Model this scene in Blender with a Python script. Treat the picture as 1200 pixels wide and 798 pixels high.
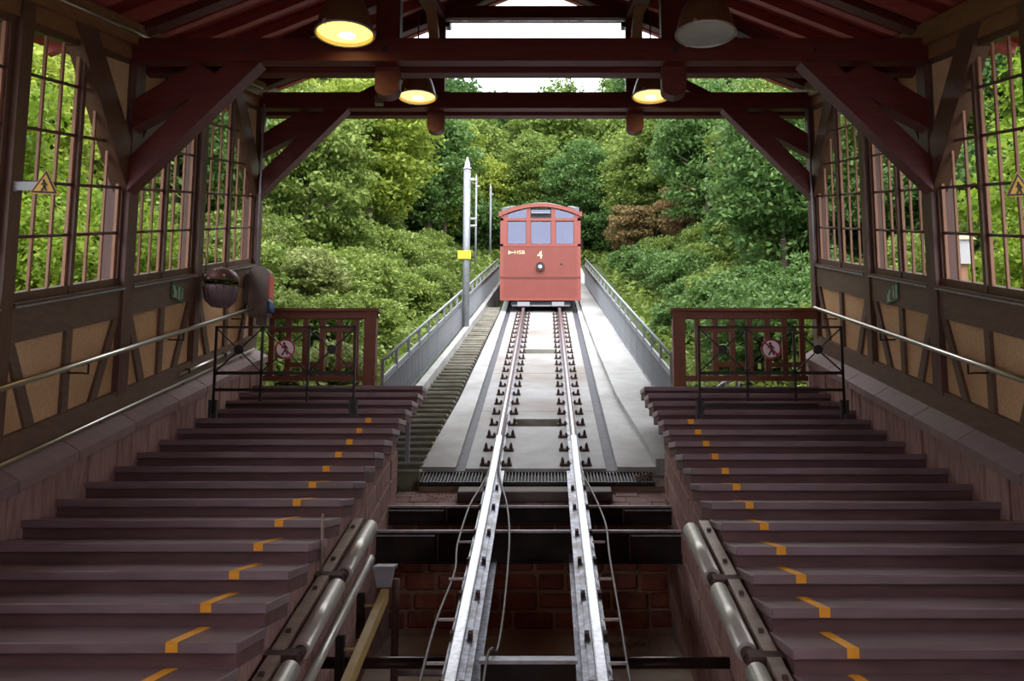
import bpy, math, random
import numpy as np
from mathutils import Vector
random.seed(7)
S = bpy.context.scene
COL = S.collection
for o in list(bpy.data.objects): bpy.data.objects.remove(o)
ZO = 5.0                      # eye height in the world; every z below is relative to the eye

# ------------------------------------------------------------------ camera
FPX = 1127.0
PITCH = math.atan(156 / FPX)
cam = bpy.data.cameras.new('camera'); camo = bpy.data.objects.new('camera', cam); COL.objects.link(camo)
camo.location = (0, 0, ZO); camo.rotation_euler = (math.pi / 2 + PITCH, 0, 0)
cam.sensor_width = 36; cam.sensor_fit = 'HORIZONTAL'; cam.lens = FPX / 1200 * 36
cam.shift_x = -40 / 1200; cam.clip_start = .05; cam.clip_end = 600
S.camera = camo
# ------------------------------------------------------------------ world, sun, exposure
W = bpy.data.worlds.new('overcast_sky'); S.world = W; W.use_nodes = True
wn, wl = W.node_tree.nodes, W.node_tree.links; wn.clear()
wo = wn.new('ShaderNodeOutputWorld'); bg = wn.new('ShaderNodeBackground'); tc = wn.new('ShaderNodeTexCoord')
sp = wn.new('ShaderNodeSeparateXYZ'); rp = wn.new('ShaderNodeValToRGB')
rp.color_ramp.elements[0].position = 0.0; rp.color_ramp.elements[0].color = (.78, .84, .95, 1)
rp.color_ramp.elements[1].position = .6; rp.color_ramp.elements[1].color = (.98, .99, 1, 1)
wl.new(tc.outputs['Generated'], sp.inputs[0]); wl.new(sp.outputs['Z'], rp.inputs[0])
wl.new(rp.outputs[0], bg.inputs[0]); bg.inputs[1].default_value = 1.0; wl.new(bg.outputs[0], wo.inputs[0])
sun = bpy.data.lights.new('sun', 'SUN'); suno = bpy.data.objects.new('sun', sun); COL.objects.link(suno)
sun.energy = .55; sun.angle = math.radians(40); sun.color = (1, .97, .9)
suno.rotation_euler = (math.radians(38), math.radians(12), 0); suno.location = (0, -10, 40)
VS = S.view_settings
VS.view_transform = 'Standard'; VS.look = 'None'; VS.gamma = 1; VS.use_curve_mapping = False; VS.exposure = 2.1
S.cycles.max_bounces = 8; S.cycles.transparent_max_bounces = 12

# ------------------------------------------------------------------ materials
MAT = {}
def mat(name, c1, c2=None, scale=6.0, rough=.7, metal=0.0, bump=0.0, stretch=(1, 1, 1), detail=4, emit=None, estr=0, spec=.5, lo=.3, hi=.7, c3=None, s3=1.2):
    m = bpy.data.materials.new(name); m.use_nodes = True; n, l = m.node_tree.nodes, m.node_tree.links
    b = n['Principled BSDF']; b.inputs['Roughness'].default_value = rough; b.inputs['Metallic'].default_value = metal
    b.inputs['Specular IOR Level'].default_value = spec
    b.inputs['Base Color'].default_value = (*c1, 1)
    if c2:
        t = n.new('ShaderNodeTexCoord'); mp = n.new('ShaderNodeMapping'); mp.inputs['Scale'].default_value = stretch
        no = n.new('ShaderNodeTexNoise'); no.inputs['Scale'].default_value = scale; no.inputs['Detail'].default_value = detail
        r = n.new('ShaderNodeValToRGB'); r.color_ramp.elements[0].color = (*c1, 1); r.color_ramp.elements[1].color = (*c2, 1)
        r.color_ramp.elements[0].position = lo; r.color_ramp.elements[1].position = hi
        l.new(t.outputs['Object'], mp.inputs[0]); l.new(mp.outputs[0], no.inputs[0]); l.new(no.outputs[0], r.inputs[0])
        last = r.outputs[0]
        if c3:
            n3 = n.new('ShaderNodeTexNoise'); n3.inputs['Scale'].default_value = s3; n3.inputs['Detail'].default_value = 5
            r3 = n.new('ShaderNodeValToRGB'); r3.color_ramp.elements[0].position = .45; r3.color_ramp.elements[1].position = .7
            mx = n.new('ShaderNodeMix'); mx.data_type = 'RGBA'
            l.new(t.outputs['Object'], n3.inputs[0]); l.new(n3.outputs[0], r3.inputs[0]); l.new(r3.outputs[0], mx.inputs[0])
            l.new(last, mx.inputs[6]); mx.inputs[7].default_value = (*c3, 1); last = mx.outputs[2]
        l.new(last, b.inputs['Base Color'])
        if bump:
            bp = n.new('ShaderNodeBump'); bp.inputs['Strength'].default_value = bump; bp.inputs['Distance'].default_value = .02
            l.new(no.outputs[0], bp.inputs['Height']); l.new(bp.outputs[0], b.inputs['Normal'])
    if emit:
        b.inputs['Emission Color'].default_value = (*emit, 1); b.inputs['Emission Strength'].default_value = estr
    MAT[name] = m; return m
def per_piece(name, cols, rough=.85, bump=.4, scale=14, stretch=(1, 1, 1), amount=.5):
    """material whose tone differs from piece to piece (Object Info random) with a fine mottling"""
    m = mat(name, cols[0], cols[1], scale, rough, bump=bump, stretch=stretch)
    n, l = m.node_tree.nodes, m.node_tree.links; b = n['Principled BSDF']
    src = b.inputs['Base Color'].links[0].from_socket
    oi = n.new('ShaderNodeObjectInfo'); r = n.new('ShaderNodeValToRGB'); mx = n.new('ShaderNodeMix'); mx.data_type = 'RGBA'
    r.color_ramp.elements[0].color = (*cols[2], 1); r.color_ramp.elements[1].color = (*cols[3], 1)
    mx.inputs[0].default_value = amount
    l.new(oi.outputs['Random'], r.inputs[0]); l.new(src, mx.inputs[6]); l.new(r.outputs[0], mx.inputs[7]); l.new(mx.outputs[2], b.inputs['Base Color'])
    return m
def leafmat(name, ca, cb, trans=.35):
    m = bpy.data.materials.new(name); m.use_nodes = True; n, l = m.node_tree.nodes, m.node_tree.links
    b = n['Principled BSDF']; out = n['Material Output']
    g = n.new('ShaderNodeNewGeometry'); oi = n.new('ShaderNodeObjectInfo'); ad = n.new('ShaderNodeMath'); ad.operation = 'MULTIPLY_ADD'
    ad.inputs[1].default_value = .7; ml = n.new('ShaderNodeMath'); ml.operation = 'MULTIPLY'; ml.inputs[1].default_value = .3
    l.new(oi.outputs['Random'], ml.inputs[0]); l.new(g.outputs['Random Per Island'], ad.inputs[0]); l.new(ml.outputs[0], ad.inputs[2])
    r = n.new('ShaderNodeValToRGB'); r.color_ramp.elements[0].color = (*ca, 1); r.color_ramp.elements[1].color = (*cb, 1)
    l.new(ad.outputs[0], r.inputs[0]); l.new(r.outputs[0], b.inputs['Base Color'])
    b.inputs['Roughness'].default_value = .55; b.inputs['Specular IOR Level'].default_value = .3
    tr = n.new('ShaderNodeBsdfTranslucent'); l.new(r.outputs[0], tr.inputs[0]); mx = n.new('ShaderNodeMixShader'); mx.inputs[0].default_value = trans
    l.new(b.outputs[0], mx.inputs[1]); l.new(tr.outputs[0], mx.inputs[2]); l.new(mx.outputs[0], out.inputs[0])
    MAT[name] = m
def glassmat(name, tint=(.8, .88, 1), fac=.25):
    m = bpy.data.materials.new(name); m.use_nodes = True; n, l = m.node_tree.nodes, m.node_tree.links
    n.remove(n['Principled BSDF']); out = n['Material Output']
    t = n.new('ShaderNodeBsdfTransparent'); g = n.new('ShaderNodeBsdfGlossy'); g.inputs['Roughness'].default_value = .03; g.inputs[0].default_value = (*tint, 1)
    t.inputs[0].default_value = (*tint, 1); fr = n.new('ShaderNodeFresnel'); fr.inputs[0].default_value = 1.5
    a = n.new('ShaderNodeMath'); a.inputs[1].default_value = fac; l.new(fr.outputs[0], a.inputs[0])
    mx = n.new('ShaderNodeMixShader'); l.new(a.outputs[0], mx.inputs[0]); l.new(t.outputs[0], mx.inputs[1]); l.new(g.outputs[0], mx.inputs[2]); l.new(mx.outputs[0], out.inputs[0])
    MAT[name] = m

mat('beam_wood', (.085, .009, .006), (.13, .018, .012), 9, .55, bump=.15, stretch=(.4, .4, 5))
mat('rafter_wood', (.36, .062, .050), (.46, .105, .085), 7, .55, bump=.1, stretch=(.5, 3, 3))
mat('roof_board', (.22, .010, .009), (.29, .017, .014), 10, .7, stretch=(4, .5, 4))
mat('wall_timber', (.115, .064, .044), (.16, .090, .062), 8, .6, bump=.15, stretch=(3, .6, 3))
mat('plate_wood', (.21, .088, .034), (.29, .125, .05), 8, .6, bump=.12, stretch=(3, .5, 3))
mat('lattice_wood', (.27, .115, .055), (.36, .16, .085), 9, .55, stretch=(3, 3, .5))
mat('frame_wood', (.09, .038, .022), (.13, .055, .033), 9, .55, stretch=(3, 3, .5))
mat('plaster', (.60, .35, .19), (.74, .46, .27), 30, .9, bump=.6, c3=(.52, .29, .15), s3=.9)
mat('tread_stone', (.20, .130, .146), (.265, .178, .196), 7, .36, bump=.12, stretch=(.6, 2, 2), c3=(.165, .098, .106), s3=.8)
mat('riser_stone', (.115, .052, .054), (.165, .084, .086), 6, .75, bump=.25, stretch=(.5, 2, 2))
mat('mortar', (.17, .115, .095), (.22, .15, .125), 14, .95, bump=.3)
mat('pit_mortar', (.32, .20, .15), (.42, .27, .20), 14, .95, bump=.3)
per_piece('sandstone', [(.15, .06, .055), (.42, .235, .215), (.20, .10, .094), (.37, .23, .205)], scale=13, bump=1.0, stretch=(1.5, 1.5, .35))
per_piece('sandstone_cap', [(.20, .12, .126), (.28, .178, .18), (.18, .108, .114), (.28, .188, .184)], scale=7, bump=.35, rough=.7)
per_piece('pit_brick', [(.17, .045, .029), (.38, .13, .088), (.09, .03, .021), (.36, .11, .066)], scale=10, bump=.8)
per_piece('paving_brick', [(.22, .11, .10), (.30, .17, .155), (.20, .09, .085), (.26, .18, .16)], scale=12, bump=.4)
mat('pit_floor', (.40, .31, .25), (.52, .42, .35), 4, .9, bump=.2)
mat('concrete', (.40, .40, .412), (.48, .48, .492), 5, .85, bump=.2, c3=(.27, .26, .255), s3=.7)
mat('concrete_slab', (.33, .33, .345), (.41, .41, .425), 3.5, .8, bump=.08, c3=(.235, .205, .19), s3=.55)
mat('stair_concrete', (.30, .285, .25), (.40, .38, .34), 7, .9, bump=.3, c3=(.20, .19, .14), s3=2)
mat('step_riser', (.15, .14, .10), (.24, .22, .16), 6, .95, bump=.3)
mat('groove_strip', (.045, .046, .062), (.085, .086, .11), 12, .7)
mat('steel_bright', (.32, .33, .38), (.52, .53, .59), 24, .34, metal=1)
mat('rail_foot', (.13, .135, .165), (.34, .35, .42), 22, .42, metal=.85, c3=(.09, .075, .08), s3=6)
mat('rail_rust', (.075, .038, .036), (.13, .068, .06), 14, .6)
mat('clip_rust', (.045, .026, .026), (.09, .045, .038), 20, .75)
mat('black_steel', (.012, .008, .007), (.024, .015, .013), 8, .7, spec=.25, c3=(.035, .015, .011), s3=3)
mat('flange_steel', (.26, .26, .30), (.42, .415, .46), 14, .45, metal=.5)
mat('dark_pipe', (.03, .02, .02), (.05, .03, .03), 8, .35, metal=.6)
mat('handrail_steel', (.70, .67, .64), None, rough=.28, metal=1)
mat('galvanised', (.25, .265, .30), (.33, .345, .385), 10, .5, metal=.3)
mat('roller_metal', (.50, .47, .44), (.62, .59, .56), 8, .35, metal=.45)
mat('channel_metal', (.27, .20, .17), (.38, .29, .25), 10, .5, metal=.3)
mat('conduit_grey', (.13, .115, .115), None, rough=.5, metal=.3)
mat('post_wood', (.095, .040, .032), (.14, .062, .050), 9, .6, bump=.12, stretch=(3, 3, .5))
mat('yellow_wood', (.40, .27, .10), (.52, .37, .15), 8, .55, stretch=(3, .5, 3))
mat('yellow_paint', (.95, .42, .022), (.88, .37, .018), 20, .6)
mat('sleeper_wood', (.075, .045, .045), (.12, .08, .078), 8, .7, stretch=(.5, 3, 3), bump=.3)
mat('grating', (.025, .025, .028), (.045, .045, .05), 20, .6)
mat('fence_wood', (.16, .048, .024), (.22, .070, .036), 8, .55, stretch=(3, 3, .6))
mat('iron_dark', (.026, .018, .017), None, rough=.45, metal=.4)
mat('car_red', (.215, .040, .028), (.24, .048, .034), 3, .45)
mat('car_red_dark', (.13, .022, .017), None, rough=.5)
mat('car_trim', (.27, .052, .036), None, rough=.4)
mat('car_roof', (.10, .105, .12), (.14, .145, .16), 6, .5)
mat('car_inside', (.25, .26, .33), (.32, .33, .40), 2, .8)
mat('car_seat', (.15, .13, .17), None, rough=.7)
mat('cream_paint', (.80, .68, .42), None, rough=.5)
mat('chrome', (.6, .62, .65), None, rough=.15, metal=1)
mat('black', (.012, .012, .012), None, rough=.5)
mat('bogie', (.02, .02, .022), (.035, .035, .04), 8, .6)
mat('buffer_grey', (.30, .29, .33), None, rough=.5)
mat('white_paint', (.45, .44, .45), None, rough=.5)
mat('sign_white', (.70, .55, .58), None, rough=.5)
mat('sign_red', (.30, .012, .03), None, rough=.5)
mat('sign_yellow', (.80, .42, .04), None, rough=.5)
mat('sign_green', (.035, .11, .05), None, rough=.5)
mat('sign_pale', (.36, .44, .34), None, rough=.5)
mat('plate_yellow', (.85, .58, .02), None, rough=.5)
mat('lamp_metal', (.24, .13, .065), (.31, .17, .09), 6, .35, metal=.5)
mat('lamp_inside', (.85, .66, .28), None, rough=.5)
mat('lamp_rim', (.60, .56, .50), None, rough=.35, metal=.4)
mat('lamp_glow_near', (1, .8, .3), None, emit=(1.0, .74, .16), estr=.50)
mat('lamp_glow_far', (1, .8, .4), None, emit=(1.0, .70, .26), estr=.36)
mat('bulb_glow', (1, 1, .9), None, emit=(1.0, .93, .66), estr=.62)
mat('lamp_off_glass', (.50, .50, .48), (.70, .69, .66), 1.5, .15)
mat('fastener', (.02, .02, .02), None, rough=.5)
mat('case_grey', (.17, .13, .11), (.22, .17, .15), 6, .4)
mat('case_red', (.60, .09, .07), None, rough=.4)
mat('case_blue', (.02, .08, .20), None, rough=.4)
mat('basket_brown', (.085, .025, .015), (.12, .038, .022), 9, .5)
mat('basket_purple', (.10, .055, .07), (.30, .20, .23), 40, .6, stretch=(6, 6, .3))
mat('bark', (.10, .075, .05), (.16, .12, .09), 10, .9, bump=.5)
mat('hillside', (.035, .055, .014), (.07, .10, .026), 1.3, .95, bump=.5)
mat('roof_tile', (.12, .06, .05), (.18, .09, .07), 8, .8)
mat('litter', (.16, .07, .035), (.26, .13, .07), 6, .9)
leafmat('leaf_mid', (.082, .150, .022), (.32, .40, .095))
leafmat('leaf_yellow', (.14, .22, .022), (.46, .52, .09), .4)
leafmat('leaf_deep', (.045, .112, .026), (.19, .31, .085))
leafmat('leaf_pale', (.15, .20, .055), (.42, .46, .17))
leafmat('leaf_red', (.12, .15, .035), (.36, .20, .11))
leafmat('leaf_window', (.085, .19, .012), (.34, .44, .055), .5)
leafmat('leaf_flower', (.10, .20, .03), (.30, .42, .10))
glassmat('clear_glass', (.93, .97, 1), .02)
glassmat('car_glass', (.62, .64, .78), .10)

# ------------------------------------------------------------------ helpers
M1 = .274
def N(y): return -2.42 + M1 * y                     # line of the step noses
def zr(y): return -3.11 + .275 * y if y < 11.485 else .05 + .304 * (y - 11.485)   # rail heads
XC = -.16                                            # middle of the hall
def wl_(o):
    v = Vector((0, 0, 0))
    while o: v += o.location; o = o.parent
    return v
class MB:
    def __init__(s): s.v = []; s.f = []; s.sm = []
    def add(s, vs, fs, smooth=False):
        k = len(s.v); s.v += [tuple(p) for p in vs]; s.f += [tuple(i + k for i in q) for q in fs]; s.sm += [smooth] * len(fs); return s
    def hexa(s, p): return s.add(p, [(3, 2, 1, 0), (4, 5, 6, 7), (0, 1, 5, 4), (1, 2, 6, 5), (2, 3, 7, 6), (3, 0, 4, 7)])
    def box(s, x0, x1, y0, y1, z0, z1):
        return s.hexa([(x0, y0, z0), (x1, y0, z0), (x1, y1, z0), (x0, y1, z0), (x0, y0, z1), (x1, y0, z1), (x1, y1, z1), (x0, y1, z1)])
    def fbox(s, x0, x1, y0, y1, F, h0, h1):             # box that follows a slope F(y)
        a, b = F(y0), F(y1); x0, x1 = min(x0, x1), max(x0, x1)
        return s.hexa([(x0, y0, a + h0), (x1, y0, a + h0), (x1, y1, b + h0), (x0, y1, b + h0), (x0, y0, a + h1), (x1, y0, a + h1), (x1, y1, b + h1), (x0, y1, b + h1)])
    def cbox(s, x0, x1, y0, y1, F, h0, h1, c=.015):     # chamfered sloped block
        x0, x1 = min(x0, x1), max(x0, x1); P = []
        for (xa, xb, ya, yb, ha, hb) in ((x0, x1, y0 + c, y1 - c, h0 + c, h1 - c), (x0 + c, x1 - c, y0, y1, h0 + c, h1 - c), (x0 + c, x1 - c, y0 + c, y1 - c, h0, h1)):
            for x in (xa, xb):
                for y in (ya, yb):
                    for h in (ha, hb): P.append((x, y, F(y) + h))
        i = lambda a, x, y, h: a * 8 + x * 4 + y * 2 + h
        f = []
        for x in (0, 1): f.append([i(0, x, 0, 0), i(0, x, 1, 0), i(0, x, 1, 1), i(0, x, 0, 1)][::1 if x else -1])
        for y in (0, 1): f.append([i(1, 0, y, 0), i(1, 1, y, 0), i(1, 1, y, 1), i(1, 0, y, 1)][::-1 if y else 1])
        for h in (0, 1): f.append([i(2, 0, 0, h), i(2, 1, 0, h), i(2, 1, 1, h), i(2, 0, 1, h)][::1 if h else -1])
        for a in (0, 1):
            for b in (0, 1):
                f.append([i(0, a, b, 0), i(0, a, b, 1), i(1, a, b, 1), i(1, a, b, 0)])
                f.append([i(1, 0, a, b), i(1, 1, a, b), i(2, 1, a, b), i(2, 0, a, b)])
                f.append([i(0, a, 0, b), i(0, a, 1, b), i(2, a, 1, b), i(2, a, 0, b)])
                for c_ in (0, 1): f.append([i(0, a, b, c_), i(1, a, b, c_), i(2, a, b, c_)])
        return s.add(P, f)
    def prism(s, poly, a0, a1, axis):                   # polygon extruded along an axis
        n = len(poly)
        mk = {'x': lambda u, w, a: (a, u, w), 'y': lambda u, w, a: (u, a, w), 'z': lambda u, w, a: (u, w, a)}[axis]
        return s.add([mk(u, w, a0) for u, w in poly] + [mk(u, w, a1) for u, w in poly],
                     [tuple(range(n))[::-1], tuple(range(n, 2 * n))] + [(i, (i + 1) % n, n + (i + 1) % n, n + i) for i in range(n)])
    def sweep(s, prof, path):                           # (x,h) profile carried along [(xoff,y,z)]
        n = len(prof); m = len(path)
        vs = [(x + xo, y, z + h) for xo, y, z in path for x, h in prof]
        fs = [(j * n + i, j * n + (i + 1) % n, (j + 1) * n + (i + 1) % n, (j + 1) * n + i) for j in range(m - 1) for i in range(n)]
        return s.add(vs, fs + [tuple(range(n))[::-1], tuple(range((m - 1) * n, m * n))])
    def bar(s, p, q, w, h, up=(0, 0, 1)):
        p, q = Vector(p), Vector(q); d = (q - p).normalized(); a = d.cross(Vector(up)).normalized(); b = a.cross(d)
        vs = [c + a * i * w / 2 + b * j * h / 2 for c in (p, q) for i, j in ((-1, -1), (1, -1), (1, 1), (-1, 1))]
        return s.add(vs, [(0, 1, 2, 3), (7, 6, 5, 4), (0, 4, 5, 1), (1, 5, 6, 2), (2, 6, 7, 3), (3, 7, 4, 0)])
    def tube(s, pts, r, n=10, r1=None):
        P = [Vector(p) for p in pts]; m = len(P); vs = []
        d0 = (P[1] - P[0]).normalized(); a = d0.cross(Vector((0, 0, 1)))
        if a.length < .01: a = d0.cross(Vector((1, 0, 0)))
        a.normalize()
        for k in range(m):
            d = (P[min(k + 1, m - 1)] - P[max(k - 1, 0)]).normalized(); a = (a - d * a.dot(d)).normalized(); b = d.cross(a)
            rr = r if r1 is None else r + (r1 - r) * k / (m - 1)
            vs += [P[k] + (a * math.cos(t) + b * math.sin(t)) * rr for t in (2 * math.pi * i / n for i in range(n))]
        s.add(vs, [(k * n + i, k * n + (i + 1) % n, (k + 1) * n + (i + 1) % n, (k + 1) * n + i) for k in range(m - 1) for i in range(n)], True)
        k = len(s.v) - m * n
        s.f += [tuple(range(k, k + n))[::-1], tuple(range(k + (m - 1) * n, k + m * n))]; s.sm += [False, False]; return s
    def lathe(s, prof, c, n=28, axis='z', cap=False):
        vs = []; m = len(prof)
        for r, z in prof:
            for i in range(n):
                t = 2 * math.pi * i / n; u, w = r * math.cos(t), r * math.sin(t)
                vs.append((c[0] + u, c[1] + w, c[2] + z) if axis == 'z' else (c[0] + u, c[1] + z, c[2] + w))
        s.add(vs, [(k * n + i, k * n + (i + 1) % n, (k + 1) * n + (i + 1) % n, (k + 1) * n + i) for k in range(m - 1) for i in range(n)], True)
        if cap:
            k = len(s.v) - m * n; s.f += [tuple(range(k, k + n))[::-1], tuple(range(k + (m - 1) * n, k + m * n))]; s.sm += [False, False]
        return s
    def build(s, name, m, parent=None, local=False):
        me = bpy.data.meshes.new(name)
        off = Vector((0, 0, 0)) if local else wl_(parent) - Vector((0, 0, ZO))
        me.from_pydata([(x - off.x, y - off.y, z - off.z) for x, y, z in s.v], [], s.f)
        me.polygons.foreach_set('use_smooth', s.sm); me.update()
        me.materials.append(MAT[m]); o = bpy.data.objects.new(name, me); COL.objects.link(o); o.parent = parent; return o
def tag(o, label=None, cat=None, group=None, kind=None):
    if label: o['label'] = label
    if cat: o['category'] = cat
    if group: o['group'] = group
    if kind: o['kind'] = kind
    return o
def root(name, loc, label, cat=None, group=None, kind=None):
    o = bpy.data.objects.new(name, None); COL.objects.link(o); o.location = (loc[0], loc[1], loc[2] + ZO); o.empty_display_size = .1
    return tag(o, label, cat, group, kind)
def inst(src, parent, d):                              # shared-mesh copy of a piece, moved by d
    c = src.copy(); COL.objects.link(c); c.parent = parent; c.location = Vector(d); return c
def text(body, size, loc, m, parent, name='lettering', rot=(math.pi / 2, 0, 0), ext=.004):
    cu = bpy.data.curves.new(name, 'FONT'); cu.body = body; cu.size = size; cu.extrude = ext; cu.align_x = 'CENTER'; cu.align_y = 'CENTER'
    t = bpy.data.objects.new(name + '_tmp', cu); COL.objects.link(t)
    me = bpy.data.meshes.new_from_object(t.evaluated_get(bpy.context.evaluated_depsgraph_get())); bpy.data.objects.remove(t)
    me.materials.clear(); me.materials.append(MAT[m]); o = bpy.data.objects.new(name, me); COL.objects.link(o); o.parent = parent
    w = wl_(parent); o.location = (loc[0] - w.x, loc[1] - w.y, loc[2] + ZO - w.z); o.rotation_euler = rot; return o
SIDES = ((-1, 'left'), (1, 'right'))

# ------------------------------------------------------------------ stairs
TR, RI = .517, .1417
for s, nm in SIDES:
    Y0 = 5.47 if s < 0 else 5.40
    xi = -1.70 if s < 0 else 1.345                      # inner edge
    xo = XC + s * 3.92
    st = root('stairs_' + nm, ((xi + xo) / 2, 3, N(3) - .3), 'flight of worn dark purple stone steps on the %s side of the track' % ('uphill-facing left' if s < 0 else 'right'), kind='structure')
    dz = 0 if s < 0 else .0
    for k in range(-5, 16):
        y = Y0 + TR * k; z = N(y) + dz
        jit = random.uniform(-.006, .006)
        last = k == 15
        y1 = 13.74 if last else y + TR + .05
        a, b = sorted((xi + s * jit, xo))
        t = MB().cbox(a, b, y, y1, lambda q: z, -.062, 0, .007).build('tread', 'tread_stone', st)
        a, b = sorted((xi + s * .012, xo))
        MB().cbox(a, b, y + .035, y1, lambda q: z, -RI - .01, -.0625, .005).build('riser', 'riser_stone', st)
        if k <= 11:
            xs = -2.06 if s < 0 else 1.665
            MB().box(xs - .033, xs + .033, y - .003, y + TR + .02, z - .052, z + .003).build('yellow_stripe', 'yellow_paint', t)
    # wall carrying the steps, built of sandstone blocks along the track pit
    wp = root('wall_pit_' + nm, (xi, 6, N(6) - 1.6), 'coursed red sandstone wall carrying the %s steps' % nm, kind='structure')
    xw = xi + s * .03
    MB().prism([(1.5, N(1.5) - 2.6), (11.25, N(11.25) - 2.6), (11.25, N(11.25) - .2), (1.5, N(1.5) - .2)], xw + s * .02, xw + s * .5, 'x').build('mortar_core', 'mortar', wp)
    for c in range(8):
        h1 = -.15 - c * .24; h0 = h1 - .228; y = 2.2 + (c % 2) * .3 + random.random() * .1
        while y < 11.2:
            L = random.uniform(.42, .78); ye = min(y + L, 11.25)
            if ye - y > .1: MB().cbox(xw - s * random.uniform(-.004, .014), xw + s * .2, y, ye - .014, N, h0, h1, .012).build('stone_block', 'sandstone', wp)
            y += L
    # end of that wall, facing the rails beyond
    MB().box(*sorted((xw + s * .45, xo)), 11.0, 13.7, N(11) - .9, N(11) - .16).build('under_stair_block', 'riser_stone', wp)
    # low outer wall under the timber wall
    lw = root('wall_base_' + nm, (xo, 6, N(6)), 'low sandstone plinth wall with sloping coping stones beside the %s steps' % nm, kind='structure')
    xf = XC + s * 3.90
    MB().prism([(2.0, N(2) - .6), (13.75, N(13.75) - .6), (13.75, N(13.75) + .24), (2, N(2) + .24)], xf + s * .03, xf + s * .45, 'x').build('mortar_core', 'mortar', lw)
    y = 2.3
    while y < 13.7:
        L = random.uniform(.28, .55); ye = min(y + L, 13.78)
        MB().cbox(xf - s * random.uniform(-.012, .012), xf + s * .2, y, ye - .012, N, -.45, .235, .012).build('plinth_stone', 'sandstone', lw)
        y += L
    y = 2.3
    while y < 13.7:
        L = random.uniform(.75, 1.15); ye = min(y + L, 13.82); c = .008
        P = []
        for yy in (y + c, ye - c):
            P += [(xf - s * .035, yy, N(yy) + .24), (xf - s * .035, yy, N(yy) + .325), (xf + s * .16, yy, N(yy) + .435), (xf + s * .3, yy, N(yy) + .435), (xf + s * .3, yy, N(yy) + .24)]
        MB().add(P, [(0, 1, 2, 3, 4), (9, 8, 7, 6, 5)] + [(i, 5 + i, 5 + (i + 1) % 5, (i + 1) % 5) for i in range(5)]).build('coping_stone', 'sandstone_cap', lw)
        y += L
tag(MB().box(XC - 4.4, XC + 4.4, -6.3, -6.0, -5.4, 6).build('wall_back', 'plaster'), 'plaster rear wall closing the lower end of the hall', kind='structure')  # unseen wall, added to cut the light from behind the viewer
tag(MB().box(-1.9, 1.6, -6, 1.0, -5.6, -4.9).build('floor_rear', 'pit_floor'), 'concrete floor of the track channel below the hall', kind='structure')
# lower landings behind the viewer's position
for s, nm in SIDES:
    xi = -1.70 if s < 0 else 1.345
    tag(MB().box(*sorted((xi, XC + s * 4.3)), -6, 2.95, N(2.9) - .6, N(2.9) - .15).build('landing_' + nm, 'tread_stone'), 'stone landing at the foot of the %s steps' % nm, kind='structure')

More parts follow.
